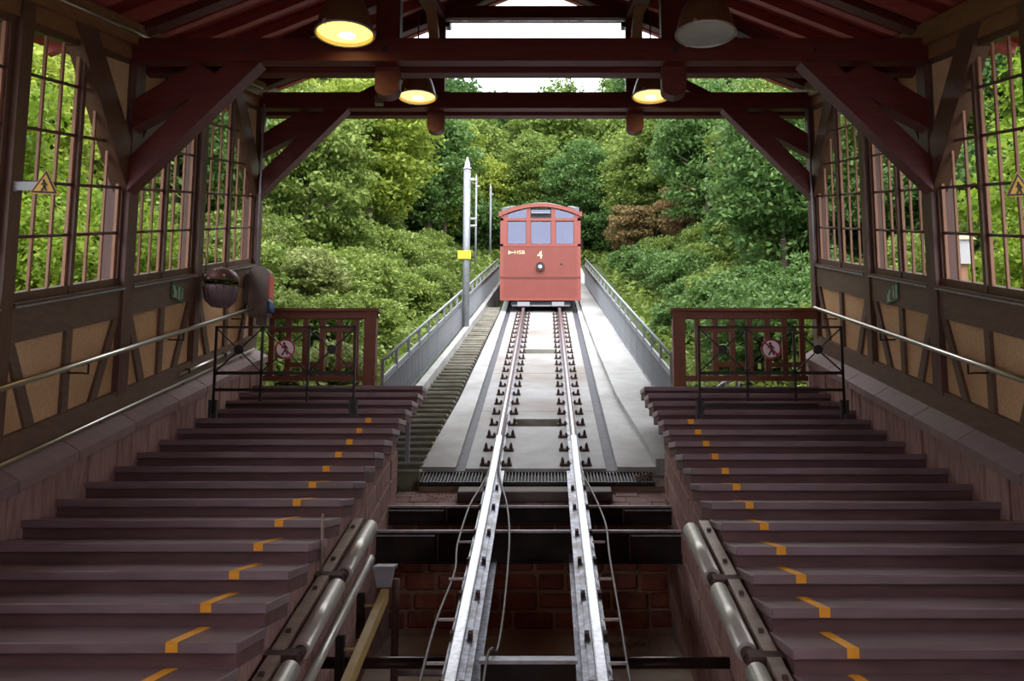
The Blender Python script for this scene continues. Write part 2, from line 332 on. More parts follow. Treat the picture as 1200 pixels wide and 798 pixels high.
# ------------------------------------------------------------------ timber side walls with lattice windows
POST = [3.12, 5.25, 7.38, 9.5, 11.42, 13.72]
MAIN = (5.25, 9.5, 13.72)
wno = 0
for s, nm in SIDES:
    X = lambda d: XC + s * d
    wr = root('wall_' + nm, (X(4.2), 8, N(8) + .44), 'half-timbered %s station wall with ochre plaster panels' % nm, kind='structure')
    def part(name, m, poly, d0, d1):
        return MB().prism(poly, X(d0), X(d1), 'x').build(name, m, wr)
    def strip(name, m, y0, y1, h0, h1, d0, d1):
        a, b = sorted((X(d0), X(d1))); return MB().fbox(a, b, y0, y1, N, h0, h1).build(name, m, wr)
    strip('sill_beam', 'wall_timber', 2.6, 13.83, .425, .64, 4.045, 4.26)
    strip('middle_rail', 'wall_timber', 2.6, 13.83, 1.372, 1.665, 4.06, 4.25)
    strip('wall_plate', 'plate_wood', 2.6, 14.3, 4.2, 4.43, 4.0, 4.24)
    strip('upper_plate', 'plate_wood', 2.6, 14.3, 4.06, 4.2, 4.06, 4.24)
    for y in POST:
        w = .11 if y in MAIN else .085
        part('post', 'post_wood' if y in MAIN else 'frame_wood', [(y - w, N(y - w) + .6), (y + w, N(y + w) + .6), (y + w, N(y + w) + 4.24), (y - w, N(y - w) + 4.24)], 4.035, 4.27)
    for i in range(len(POST) - 1):
        a, b = POST[i] + .1, POST[i + 1] - .1; c = (a + b) / 2
        for p0, p1 in ((a, c), (c, b)):
            strip('plaster_panel', 'plaster', p0, p1, .62, 1.39, 4.10, 4.2)
        strip('stud', 'wall_timber', c - .055, c + .055, .63, 1.38, 4.065, 4.15)
        part('brace', 'wall_timber', [(a - .02, N(a) + 1.385), (a + .1, N(a + .1) + 1.385), (a + .5, N(a + .5) + .63), (a + .36, N(a + .36) + .63)], 4.07, 4.15)
        part('brace', 'wall_timber', [(b + .02, N(b) + 1.385), (b - .1, N(b - .1) + 1.385), (b - .5, N(b - .5) + .63), (b - .36, N(b - .36) + .63)][::-1], 4.07, 4.15)
        # diagonal struts under the plate with plaster corners, on both sides of each main post
        for q, e in ((b, -1), (a, 1)):
            if (POST[i + 1] if e < 0 else POST[i]) not in MAIN: continue
            P = lambda dy, h: (q + e * dy, N(q + e * dy) + h)
            o1 = [P(-.02, 2.62), P(-.02, 3.15), P(.86, 4.21), P(1.26, 4.21), P(.27, 2.95)]
            part('corner_strut', 'frame_wood', o1 if e > 0 else o1[::-1], 4.045, 4.2)
            t = [P(0, 3.15), P(0, 4.22), P(.87, 4.22)]
            part('plaster_corner', 'plaster', t if e > 0 else t[::-1], 4.10, 4.19)
        # window: frame, mullion, upright bars, rods
        wno += 1
        wi = root('window_%d' % wno, (X(4.14), c, N(c) + 1.7), 'wooden lattice window with upright bars in the %s wall' % nm, kind='structure')
        def wp_(name, m, y0, y1, h0, h1, d0, d1, par=wi):
            p, q = sorted((X(d0), X(d1))); return MB().fbox(p, q, y0, y1, N, h0, h1).build(name, m, par)
        wp_('window_sill', 'frame_wood', a, b, 1.665, 1.70, 4.03, 4.26)
        wp_('sill_edge', 'flange_steel', a, b, 1.66, 1.675, 4.02, 4.031)
        wp_('bottom_rail', 'frame_wood', a, b, 1.70, 1.775, 4.09, 4.2)
        wp_('top_rail', 'frame_wood', a, b, 4.0, 4.07, 4.09, 4.2)
        wp_('jamb', 'frame_wood', a, a + .05, 1.775, 4.0, 4.09, 4.17)
        wp_('jamb', 'frame_wood', b - .05, b, 1.775, 4.0, 4.09, 4.17)
        wp_('mullion', 'frame_wood', c - .03, c + .03, 1.70, 4.0, 4.08, 4.16)
        for u, v in ((a + .05, c - .03), (c + .03, b - .05)):
            wp_('stile', 'lattice_wood', u, u + .035, 1.775, 4.0, 4.115, 4.145); wp_('stile', 'lattice_wood', v - .035, v, 1.775, 4.0, 4.115, 4.145)
            for j in (1, 2):
                y = u + (v - u) * j / 3
                wp_('bar', 'lattice_wood', y - .016, y + .016, 1.77, 4.0, 4.117, 4.140)
            for hh in (2.236, 2.70, 3.16, 3.62):
                MB().tube([(X(4.12), u, N(u) + hh), (X(4.12), v, N(v) + hh)], .015, 8).build('rod', 'frame_wood', wi)
    # unseen wall behind the viewer, left open between panels to let side light in
    strip('rear_panel', 'plaster', -6.2, 3.05, -1.2, 1.68, 4.10, 4.25); strip('rear_panel', 'plaster', -6.2, 3.05, 4.05, 4.6, 4.10, 4.25)
    for y in (-6.1, -4.0, -1.9, .2): strip('rear_post', 'frame_wood', y, y + .2, 1.68, 4.05, 4.05, 4.25)
    # round steel handrail on brackets
    hr = root('handrail', (X(3.95), 8, N(8) + 1.0), 'round stainless handrail along the timber wall ' + ('with the hanging planter' if s < 0 else 'opposite the hanging planter'), 'handrail', 'steel handrails on the side walls')
    MB().tube([(X(3.94), y, N(y) + 1.075) for y in (4, 13.21 if s < 0 else 13.35)], .026, 12).build('rail', 'handrail_steel', hr)
    for y in (4.4, 6.4, 8.45, 10.65, 12.75):
        MB().tube([(X(3.94), y + .12, N(y + .12) + 1.06), (X(3.94), y + .12, N(y) + .99), (X(3.94), y, N(y) + .985), (X(4.07), y, N(y) + .985)], .009, 6).build('bracket', 'iron_dark', hr)
# conduits on the left wall
X = lambda d: XC - d
cr = root('low_rail', (X(4.0), 8, N(8) + .42), 'thin bright steel rail on the coping stones below the planter', 'rail')
MB().tube([(X(4.0), y, N(y) + .455) for y in (4, 13.6)], .016, 8).build('rail', 'handrail_steel', cr)
for y in (5, 7, 9, 11, 13): MB().tube([(X(4.0), y, N(y) + .42), (X(4.0), y, N(y) + .455)], .008, 6).build('stud', 'iron_dark', cr)
cr = root('metal_tube', (X(4.0), 11.9, N(11.9) + .55), 'short slim metal tube on the sill beam below the planter', 'tube')
MB().tube([(X(4.02), y, N(y) + .55) for y in (10.9, 12.6)], .02, 8).build('tube', 'handrail_steel', cr)
for y in (11.15, 12.4): MB().box(X(4.06), X(3.99), y - .02, y + .02, N(y) + .525, N(y) + .575).build('clip', 'iron_dark', cr)
for s, nm in SIDES:
    if s < 0:
        tag(MB().tube([(XC - 3.985, y, N(y) + 4.315) for y in (5, 13.4)], .018, 8).build('conduit', 'handrail_steel'), 'pale straight conduit under the eaves of the planter wall', 'conduit')
    cx_, cy_ = (XC - 3.93, 13.33) if s < 0 else (XC + 4.0, 13.5)
    tag(MB().tube([(cx_, cy_, N(13.4) + (1.60 if s < 0 else 1.45)), (cx_, cy_, N(13.4) + 2.6), (cx_, cy_ + .02, N(13.4) + 4.06)], .014, 8).build('conduit', 'galvanised'), 'grey conduit running up the corner post ' + ('above the ticket validator' if s < 0 else 'opposite the ticket validator'), 'conduit')

# ------------------------------------------------------------------ roof
PR = .42
def roofh(d): return 4.45 + PR * (4.1 - d)               # underside of the roof deck's rafters above N(y)
ce = root('ceiling', (XC, 8, N(8) + 6.2), 'pitched red-stained timber roof on rafters', kind='structure')
for s, nm in SIDES:
    A = [(XC + s * 5.0, roofh(5.0)), (XC, roofh(0))]
    poly = lambda y, o: [(XC + s * 5.0, y, N(y) + roofh(5) + o), (XC, y, N(y) + roofh(0) + o)]
    for name, o, t, m in (('roof_deck', .13, .04, 'roof_board'), ('roof_covering', .17, .05, 'roof_tile')):
        v = poly(-6.3, o) + poly(14.9, o)[::-1] + poly(-4, o + t) + poly(14.9, o + t)[::-1]
        MB().hexa(v).build(name, m, ce)
    y = 1.2
    while y < 14.9:
        MB().bar((XC + s * 4.95, y, N(y) + roofh(4.95) + .06), (XC + s * .02, y, N(y) + roofh(.02) + .06), .09, .13, (0, 0, 1)).build('rafter', 'rafter_wood', ce)
        y += .74
    MB().fbox(XC + s * 1.36, XC + s * 1.60, -6.2, 14.6, N, 5.46, 5.64).build('purlin', 'beam_wood', ce)
MB().fbox(XC - .08, XC + .08, -6.2, 14.6, N, roofh(0) - .16, roofh(0) + .02).build('ridge_beam', 'beam_wood', ce)
for yf in (5.25, 9.5, 13.72):
    base = N(yf - .1); zb, zt = base + 4.005, base + 4.25
    tn = {5.25: 'lower', 9.5: 'middle', 13.72: 'open gable end'}[yf]
    tr = root('roof_truss', (XC, yf, zb), 'dark red timber roof truss at the %s frame of the hall' % tn, kind='structure')
    for y0, y1 in ((yf - .20, yf - .06), (yf + .10, yf + .24)):
        MB().box(XC - 4.05, XC + 4.05, y0, y1, zb, zt).build('tie_beam', 'beam_wood', tr)
    MB().box(XC - 1.5, XC + 1.5, yf - .08, yf + .1, base + 5.47, base + 5.66).build('collar_beam', 'beam_wood', tr)
    for s, nm in SIDES:
        x = XC + s * 1.48; w = .125
        pts = [(x - w, base + 5.62), (x - w, base + 3.78)] + [(x - w * math.cos(t), base + 3.78 - .09 * math.sin(t)) for t in (math.pi * i / 8 for i in range(1, 8))] + [(x + w, base + 3.78), (x + w, base + 5.62)]
        if yf < 6: pts = [(x - w, base + 5.62), (x - w, base + 4.0), (x + w, base + 4.0), (x + w, base + 5.62)]
        MB().prism(pts, yf - .06, yf + .1, 'y').build('queen_post', 'beam_wood', tr)
        X = lambda d: XC + s * d
        fl = lambda p: p if s < 0 else p[::-1]
        MB().prism(fl([(X(4.04), base + 2.65), (X(2.75), base + 4.01), (X(3.09), base + 4.01), (X(4.04), base + 3.0)]), yf - .17, yf + .02, 'y').build('long_brace', 'beam_wood', tr)
        MB().prism(fl([(X(4.04), base + 3.31), (X(3.1), base + 3.83), (X(3.42), base + 4.01), (X(4.04), base + 3.61)]), yf - .15, yf + .03, 'y').build('short_brace', 'beam_wood', tr)
        # rafters of the truss and raking strut to the queen post
        MB().bar((X(4.1), yf, N(yf) + roofh(4.1) - .04), (X(.02), yf, N(yf) + roofh(.02) - .04), .14, .16).build('principal_rafter', 'beam_wood', tr)
        MB().bar((X(1.6), yf + .02, base + 4.78), (X(2.65), yf + .02, base + 4.22), .12, .14).build('raking_strut', 'beam_wood', tr)
        # brace along the hall up to the purlin
        a = base + 4.75; yy = yf - .06
        MB().prism([(yy, a), (yy, a + .22), (yy - .62, N(yy - .62) + 5.47), (yy - .84, N(yy - .84) + 5.47)], x - .07, x + .07, 'x').build('purlin_brace', 'plate_wood', tr)
        MB().box(x - .03, x + .03, yf - .215, yf - .2, base + 4.1, base + 4.16).build('bolt', 'fastener', tr)
        MB().tube([(X(2.9), yf - .215, base + 4.12), (X(2.9), yf - .2, base + 4.12)], .022, 8).build('bolt', 'fastener', tr)
    if yf > 13:
        gl = root('gable_pane', (XC, yf - .02, zt), 'clear glass pane held by clips above the gable tie beam', 'glass pane')
        MB().box(XC - 1.34, XC + 1.34, yf + .005, yf + .013, zt + .01, base + 5.46).build('glass', 'clear_glass', gl)
        for x in (-1.33, 1.33):
            for z in (zt + .05, base + 5.40): MB().box(XC + x - .035, XC + x + .035, yf - .02, yf + .03, z - .035, z + .035).build('clip', 'fastener', gl)
tag(MB().box(XC - 2.34, XC - 2.22, 13.38, 13.5, N(13.6) + 4.03, N(13.6) + 4.15).build('junction_box', 'case_grey'), 'small grey junction box on the gable tie beam', 'box')

# ------------------------------------------------------------------ hanging lamps
def lamp(x, y, z, lit, r, label):
    L = root('pendant_lamp', (x, y, z), label, 'lamp', 'bell-shaped hall lamps')
    k = r / .28
    prof = [(.28, 0), (.285, .02), (.275, .05), (.25, .16), (.215, .26), (.17, .34), (.10, .39), (.07, .40)]
    MB().lathe([(a * k, b * k) for a, b in prof], (x, y, z)).build('shade', 'lamp_metal', L)
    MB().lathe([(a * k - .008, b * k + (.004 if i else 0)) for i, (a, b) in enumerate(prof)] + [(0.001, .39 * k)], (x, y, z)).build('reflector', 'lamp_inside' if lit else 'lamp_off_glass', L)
    MB().lathe([(.285 * k, -.006), (.295 * k, .006), (.285 * k, .018), (.272 * k, .006), (.285 * k, -.006)], (x, y, z)).build('rim', 'lamp_rim', L)
    MB().lathe([(.07 * k, .40 * k), (.075 * k, .44 * k), (.06 * k, .54 * k), (.001, .55 * k)], (x, y, z)).build('socket', 'lamp_rim' if not lit else 'lamp_metal', L)
    MB().tube([(x, y, z + .54 * k), (x, y, N(y) + roofh(abs(x - XC)) + .132)], .012, 8).build('hanging_rod', 'lamp_metal', L)
    for i in (0, 2.1, 4.2): MB().box(x + .285 * k * math.cos(i) - .015, x + .285 * k * math.cos(i) + .015, y + .285 * k * math.sin(i) - .015, y + .285 * k * math.sin(i) + .015, z - .005, z + .035).build('clip', 'lamp_rim', L)
    if lit:
        MB().lathe([(.001, .10 * k), (.05, .11 * k), (.065, .16 * k), (.05, .22 * k), (.03, .30 * k)], (x, y, z), 16).build('bulb', 'bulb_glow', L)
        MB().lathe([(.001, .034 * k), (.262 * k, .034 * k)], (x, y, z), 28).build('lamp_glass', lit, L)
        MB().lathe([(.001, .030 * k), (.05 * k, .031 * k), (.085 * k, .033 * k)], (x, y + .10 * k, z), 20).build('hot_spot', 'bulb_glow', L)
    else:
        MB().lathe([(.001, .012), (.272 * k, .012)], (x, y, z), 28).build('lamp_glass', 'lamp_off_glass', L)
    if lit:
        d = bpy.data.lights.new('lamp_light', 'SPOT'); d.energy = 3; d.color = (1, .66, .3); d.spot_size = math.radians(150); d.spot_blend = .6; d.shadow_soft_size = .15
        o = bpy.data.objects.new('lamp_light', d); COL.objects.link(o); o.parent = L; o.location = (0, 0, -.03)
lamp(-1.98, 8.96, 4.28, 'lamp_glow_near', .285, 'lit bell lamp before the middle truss, opposite the unlit lamp')
lamp(1.57, 8.96, 4.28, None, .29, 'unlit bell lamp with grey glass before the middle truss')
lamp(-1.85, 13.2, 5.35, 'lamp_glow_far', .27, 'lit bell lamp at the gable truss beside the junction box')
lamp(1.51, 13.2, 5.36, 'lamp_glow_far', .27, 'lit bell lamp at the gable truss beyond the unlit lamp')

# ------------------------------------------------------------------ track pit
tag(MB().prism([(0, -4.9), (8.6, -1.95), (11.6, -1.76), (11.6, -2.1), (0, -5.3)], -1.9, 1.6, 'x').build('floor', 'pit_floor'), 'pale dusty floor of the track pit', kind='structure')
pw = root('wall_pit_end', (XC, 11.05, -1.8), 'rough red brick wall closing the track pit', kind='structure')
MB().box(-1.8, 1.5, 11.06, 11.5, -2.0, -.47).build('mortar_core', 'pit_mortar', pw)
for r in range(6):
    z1 = -.50 - r * .205; x = -1.76 - (.2 if r % 2 else 0) - random.random() * .08
    while x < 1.45:
        L = random.uniform(.30, .50); a, b = max(x, -1.76), min(x + L, 1.45)
        if b - a > .08: MB().cbox(a, b - .03, 11.06 - random.uniform(.015, .05), 11.2, lambda q, z1=z1: z1, -.178 + random.uniform(-.012, .012), random.uniform(-.012, .008), .022).build('brick', 'pit_brick', pw)
        x += L
# I-beams carrying the rails across the pit
def ibeam(y, F, h, label):
    o = root('steel_beam', (XC, y, F - h), label, 'steel beam')
    z1 = F; z0 = F - h
    MB().box(-1.78, 1.48, y - .0, y + .16, z1 - .022, z1).build('top_flange', 'flange_steel', o)
    MB().box(-1.78, 1.48, y, y + .16, z0, z0 + .02).build('bottom_flange', 'black_steel', o)
    MB().box(-1.78, 1.48, y + .07, y + .09, z0 + .02, z1 - .022).build('web', 'black_steel', o)
    for a, b in ((-1.77, -1.12), (.86, 1.47)):
        MB().box(a, b, y + .03, y + .055, z0 + .02, z1 - .06).build('end_plate', 'black_steel', o)
        MB().box(a, b, y - .012, y + .05, z1 - .058, z1 - .042).build('plate_edge', 'flange_steel', o)
    for x in (-1.1, .84): MB().box(x, x + .012, y + .01, y + .07, z0 + .02, z1 - .03).build('stiffener', 'rail_rust', o)
ibeam(10.66, zr(10.66) - .17, .21, 'black steel I-beam nearest the brick paving under the rails')
ibeam(9.86, zr(9.86) - .17, .33, 'deep black steel I-beam in front of the brick pit wall')
# edge of the pit: paving bricks, sleeper, grating
eg = root('pavement_pit_edge', (XC, 11.3, -.35), 'sloping edge of old red paving bricks above the pit', kind='structure')
FE = lambda y: zr(y) - .285
MB().fbox(-1.52, 1.5, 11.59, 12.02, zr, -.45, -.236).build('grating_bed', 'mortar', eg)
MB().fbox(-1.78, 1.5, 11.0, 11.6, FE, -.10, -.012).build('bedding', 'mortar', eg)
for r in range(3):
    y = 10.99 + r * .2; x = -1.76 - (r % 2) * .12
    while x < 1.45:
        L = random.uniform(.22, .30); a, b = max(x, -1.76), min(x + L, 1.46)
        if b - a > .06: MB().cbox(a, b - .014, y, y + .188, FE, -.09, random.uniform(-.008, .001), .008).build('paving_brick', 'paving_brick', eg)
        x += L
tag(MB().cbox(-1.02, .76, 11.15, 11.36, zr, -.284, -.163, .012).build('timber_sleeper', 'sleeper_wood'), 'dark weathered timber sleeper lying across under both rails', 'sleeper')
gt = root('drain_grating', (XC, 11.75, -.2), 'dark steel drain grating at the foot of the concrete track bed', 'grating')
for x0, x1 in ((-1.51, -.78), (-.50, .26), (.50, 1.30)):
    MB().fbox(x0, x1, 11.595, 12.0, zr, -.235, -.215).build('grating_tray', 'black_steel', gt)
    x = x0
    while x < x1:
        MB().fbox(x, x + .012, 11.595, 12.0, zr, -.215, -.185).build('grating_bar', 'grating', gt); x += .04
    for y in (11.595, 11.985): MB().fbox(x0, x1, y, y + .015, zr, -.215, -.183).build('grating_frame', 'grating', gt)
# cross box between the rails and pipes under them
cb = root('cross_girder', (-.13, 7.3, -1.6), 'dark steel cross girder with bright top edge between the rails', 'girder')
MB().box(-.475, .215, 7.22, 7.34, -1.75, -1.36).build('web', 'black_steel', cb)
MB().box(-.485, .225, 7.18, 7.36, -1.36, -1.335).build('top_flange', 'flange_steel', cb)
for x0, x1, nm in ((-1.75, -.72, 'between rails and yellow bar'), (.46, 1.4, 'on the side without the yellow bar')):
    tag(MB().tube([(x0, 7.5, -1.41), (x1, 7.5, -1.41)], .045, 12).build('cross_pipe', 'dark_pipe'), 'black steel pipe crossing the pit ' + nm, 'pipe')
pp = root('pipe_frame', (-1.3, 7.9, -1.9), 'rusty upright pipe with a short cross arm in the pit', 'pipe')
MB().tube([(-1.37, 9.0, -.95), (-1.37, 9.0, -2.2)], .035, 10).build('upright', 'rail_rust', pp)
MB().tube([(-1.37, 9.0, -1.78), (-.72, 9.0, -1.78)], .03, 10).build('cross_arm', 'flange_steel', pp)

# ------------------------------------------------------------------ rails
def railobj(x, lab):
    o = root('rail', (x, 12, zr(12) - .16), lab, 'rail', 'running rails')
    ys = [4.0, 8, 11.485, 16, 22, 34, 46]
    path = [(x, y, zr(y)) for y in ys]
    hp = [(-.04, -.001), (-.04, -.034), (.04, -.034), (.04, -.001), (.03, .004), (-.03, .004)]
    MB().sweep(hp, [q for q in path if q[1] < 11.5] + [(x, 13.0, zr(13))]).build('rail_head', 'steel_bright', o)
    MB().sweep(hp, [(x, 13.0, zr(13))] + [q for q in path if q[1] > 13]).build('rail_head', 'rail_rust', o)
    MB().sweep([(-.016, .002), (.016, .002), (.014, .0065), (-.014, .0065)], [(x, 13.0, zr(13))] + [q for q in path if q[1] > 13]).build('running_band', 'steel_bright', o)
    MB().sweep([(-.042, -.034), (-.014, -.045), (-.012, -.125), (.012, -.125), (.014, -.045), (.042, -.034)][::-1], path).build('rail_web', 'rail_rust', o)
    MB().sweep([(-.075, -.138), (.075, -.138), (.075, -.128), (.012, -.115), (-.012, -.115), (-.075, -.128)][::-1], path).build('rail_foot', 'rail_foot', o)
    e = 1 if x < XC else -1
    lo = [(x, y, zr(y)) for y in (4.0, 8, 11.9)]
    MB().sweep([(-.085, -.165), (.12, -.165), (.12, -.14), (-.085, -.14)] if x < XC else [(-.12, -.165), (.085, -.165), (.085, -.14), (-.12, -.14)], lo).build('base_plate', 'rail_foot', o)
    gl = [(x + e * .045, y, zr(y)) for y in (7.2, 9.86)]
    MB().sweep([(-.01, -.40), (.01, -.40), (.01, -.165), (-.01, -.165)], gl).build('girder_web', 'rail_foot', o)
    MB().sweep([(-.10, -.42), (.10, -.42), (.10, -.40), (-.10, -.40)], gl).build('girder_flange', 'rail_foot', o)
    for y in (5.6, 6.6, 7.35, 8.1, 8.85, 9.6, 10.4, 11.1):      # bolt clamps on the pit section
        for q in (-1, 1):
            MB().fbox(x + q * .05, x + q * .085, y, y + .06, zr, -.14, -.085).build('clamp', 'clip_rust', o)
    # clips on the concrete: one shared mesh
    y = 12.15; src = None
    while y < 26.5:
        for q in (-1, 1):
            if src is None:
                m = MB(); m.fbox(-.075, .075, -.045, .045, lambda t: .304 * t, 0, .022); m.box(-.06, -.02, -.028, .028, .02, .075); m.box(.02, .05, -.02, .02, .02, .055); m.tube([(-.04, 0, .07), (-.04, 0, .10)], .014, 6)
                src = m.build('rail_clip', 'clip_rust', o, local=True); c = src
            else: c = src.copy(); COL.objects.link(c); c.parent = o
            c.location = (q * .125, y - 12, zr(y) - zr(12) + .014); c.scale.x = q * -1
        y += .66
    return o
railobj(-.63, 'shiny steel running rail beside the narrow concrete steps'); railobj(.37, 'shiny steel running rail beside the broad concrete kerb')
def wire(pts, lab, brk):
    o = root('signal_conduit', pts[0], lab, 'conduit', 'thin conduits along the rails')
    P = [Vector(p) for p in pts]; F = []
    for i in range(len(P) - 1):
        for j in range(6):
            t = j / 6; a, b, c, d = P[max(i - 1, 0)], P[i], P[i + 1], P[min(i + 2, len(P) - 1)]
            F.append(.5 * ((2 * b) + (c - a) * t + (2 * a - 5 * b + 4 * c - d) * t * t + (3 * b - a - 3 * c + d) * t ** 3))
    F.append(P[-1]); MB().tube(F, .011, 8).build('tube', 'conduit_grey', o)
    for y, x0, x1 in brk: MB().box(min(x0, x1), max(x0, x1), y, y + .02, zr(y) - .10, zr(y) - .08).build('bracket', 'steel_bright', o)
R = lambda x, y, h: (x, y, zr(y) + h)
wire([R(-.82, 5, -.1), R(-.84, 6.6, -.09), R(-.84, 7.6, -.09), R(-.80, 8.6, -.11), R(-.84, 9.3, -.11), R(-.82, 10.4, -.1), R(-.75, 11.1, -.1), R(-.70, 11.6, -.09), R(-.683, 12.0, -.088), R(-.683, 13.5, -.088), R(-.683, 15, -.088)], 'thin bent conduit outside the rail next to the yellow bar', [(y, -.83, -.70) for y in (6.9, 7.6, 8.4, 9.3)])
wire([R(-.44, 5.2, -.26), R(-.43, 7.0, -.18), R(-.40, 7.3, -.17), R(-.37, 7.6, -.30), R(-.35, 8.4, -.25), R(-.36, 9.6, -.16), R(-.42, 10.5, -.12), R(-.50, 11.1, -.1), R(-.56, 11.6, -.09), R(-.577, 12.0, -.088), R(-.577, 13.2, -.088), R(-.577, 14.5, -.088)], 'thin bent conduit inside the rail next to the yellow bar', [])
wire([R(.56, 5, -.1), R(.56, 6.6, -.1), R(.57, 7.6, -.1), R(.58, 9.0, -.1), R(.60, 9.8, -.1), R(.55, 10.6, -.1), R(.50, 11.1, -.1), R(.44, 11.6, -.09), R(.423, 12.0, -.088), R(.423, 13.5, -.088), R(.423, 15, -.088)], 'thin bent conduit outside the rail farther from the yellow bar', [(y, .44, .56) for y in (6.9, 7.6, 8.4, 9.3)])

# ------------------------------------------------------------------ rollers along the stair walls, yellow bar, pipe
def roller(x, z0, s, y0, y1, lab):
    F = lambda y: z0 + M1 * y
    o = root('guard_roller', (x, (y0 + y1) / 2, F((y0 + y1) / 2) - .1), lab, 'roller', 'steel guard rollers along the stair walls')
    P = lambda y, h=0, dx=0: (x + dx, y, F(y) + h)
    MB().tube([P(y0 + .08), P(y1 - .04)], .062, 18).build('tube', 'roller_metal', o)
    MB().tube([P(y0), P(y0 + .08)], .04, 14).build('bearing', 'clip_rust', o)
    MB().tube([P(y1 - .04), P(y1)], .03, 14).build('bearing', 'clip_rust', o)
    MB().fbox(x + s * .075, x + s * .155, y0 - .02, y1 + .02, F, -.02, .055).build('channel', 'channel_metal', o)
    MB().fbox(x - s * .02, x + s * .19, y0 - .09, y0 + .0, F, -.06, .05).build('end_bracket', 'clip_rust', o)
    for y in (y0 + .2, y1 - .25): MB().fbox(x + s * .10, x + s * .13, y, y + .03, F, .055, .075).build('bolt', 'clip_rust', o)
for s, x, z0 in ((-1, -1.54, -2.81), (1, 1.17, -2.62)):
    ys = ((7.42, 8.62), (6.16, 7.30), (4.9, 6.04)) if s < 0 else ((6.85, 7.96), (5.72, 6.73), (4.5, 5.60))
    for (a, b), nm in zip(ys, ('upper', 'middle', 'lower')):
        roller(x, z0, s, a, b, '%s grey steel guard roller on the pit wall %s the yellow bar' % (nm, 'behind' if s < 0 else 'opposite'))
tag(MB().tube([(-1.687, 7.38, -.30), (-1.687, 7.38, -.742)], .012, 8).build('thin_conduit', 'channel_metal'), 'thin upright conduit on the pit wall behind the yellow bar', 'conduit')
F = lambda y: -3.02 + M1 * y
tag(MB().tube([(-1.50, 5.0, F(5.0)), (-1.50, 8.4, F(8.4))], .035, 12).build('drain_pipe', 'roller_metal'), 'slim grey pipe below the guard rollers behind the yellow bar', 'pipe')
yb = root('yellow_bar', (-1.33, 7.5, -1.3), 'long yellow wooden bar with steel bracket standing in the pit', 'bar')
F = lambda y: -3.22 + M1 * y
MB().bar((-1.33, 5.2, F(5.2)), (-1.33, 8.15, F(8.15)), .06, .10).build('bar', 'yellow_wood', yb)
MB().prism([(-1.40, F(8.2) + .04), (-1.29, F(8.2) + .04), (-1.26, F(8.2) + .19), (-1.43, F(8.2) + .19)], 8.15, 8.22, 'y').build('bracket_plate', 'buffer_grey', yb)
MB().box(-1.43, -1.26, 8.1, 8.35, F(8.2) + .19, F(8.2) + .215).build('bracket_top', 'galvanised', yb)
for y in (6.35, 7.1, 7.85):
    MB().box(-1.50, -1.44, y - .03, y + .03, F(y) - .22, F(y) + .13).build('post', 'black_steel', yb)
    MB().tube([(-1.5, y, F(y) + .03), (-1.3, y, F(y) + .03)], .014, 8).build('bolt', 'yellow_wood', yb)

# ------------------------------------------------------------------ concrete track bed
tb = root('track_bed', (-.13, 16, zr(16) - .3), 'sloping concrete track bed with slab joints', kind='structure')
FB = lambda y: zr(y) - .15
ys = [12.02, 14.98, 17.95, 21.0, 24.2, 27.4, 30.6, 34, 38, 46]
slots = {0: (14.05, 14.5), 2: (20.0, 20.55)}
for i in range(len(ys) - 1):
    a, b = ys[i], ys[i + 1] - .018
    if i in slots:
        p, q = slots[i]
        m = MB(); m.fbox(-1.0, .74, a, p, FB, -.3, 0); m.fbox(-1.0, .74, q, b, FB, -.3, 0); m.fbox(-1.0, -.46, p, q, FB, -.3, 0); m.fbox(.22, .74, p, q, FB, -.3, 0)
        m.build('concrete_slab', 'concrete_slab', tb)
        m = MB(); m.fbox(-.46, .22, p, q, FB, -.32, -.16); m.build('slot_floor', 'clip_rust', tb)
        m = MB(); m.fbox(-.46, .22, q - .035, q, FB, -.16, .004); m.build('slot_lip', 'stair_concrete', tb)
    else: MB().fbox(-1.0, .74, a, b, FB, -.3, 0).build('concrete_slab', 'concrete_slab', tb)
pa = [12.02, 15.7, 20, 26, 34, 46]
lx = [1.56, 1.42, 1.36, 1.28, 1.26, 1.25]; rx = [1.48, 1.26, 1.18, 1.12, 1.10, 1.10]
def ribbon(name, m, xa, xb, F, h0, h1):
    P = []
    for y, a, b in zip(pa, xa, xb): P += [(a, y, F(y) + h0), (b, y, F(y) + h0), (b, y, F(y) + h1), (a, y, F(y) + h1)]
    n = len(pa); f = [(0, 1, 2, 3)[::-1], tuple((n - 1) * 4 + i for i in range(4))]
    for j in range(n - 1): f += [(j * 4 + i, j * 4 + (i + 1) % 4, j * 4 + 4 + (i + 1) % 4, j * 4 + 4 + i) for i in range(4)]
    return MB().add(P, f).build(name, m, tb)
MB().fbox(1.46, 1.98, 11.24, 12.06, zr, -.7, -.285).build('kerb_foot', 'stair_concrete', tb)
ribbon('cable_groove', 'groove_strip', [-1.12] * 6, [-1.0] * 6, FB, -.3, -.03)
ribbon('cable_groove', 'groove_strip', [.74] * 6, [.88] * 6, FB, -.3, -.03)
ribbon('kerb', 'concrete', [-x for x in lx], [-1.12] * 6, FB, -.3, .02)
ribbon('kerb', 'concrete', [.88] * 6, [x - .12 for x in rx], FB, -.3, .02)
ribbon('kerb', 'concrete', [x - .12 for x in rx], [1.98, 1.92, 1.82, 1.68, 1.5, 1.45], FB, -.3, .12)
ribbon('kerb', 'concrete', [-2.24, -2.16, -2.0, -1.82, -1.6, -1.5], [-2.10, -2.03, -1.88, -1.7, -1.52, -1.42], FB, -.5, .22)
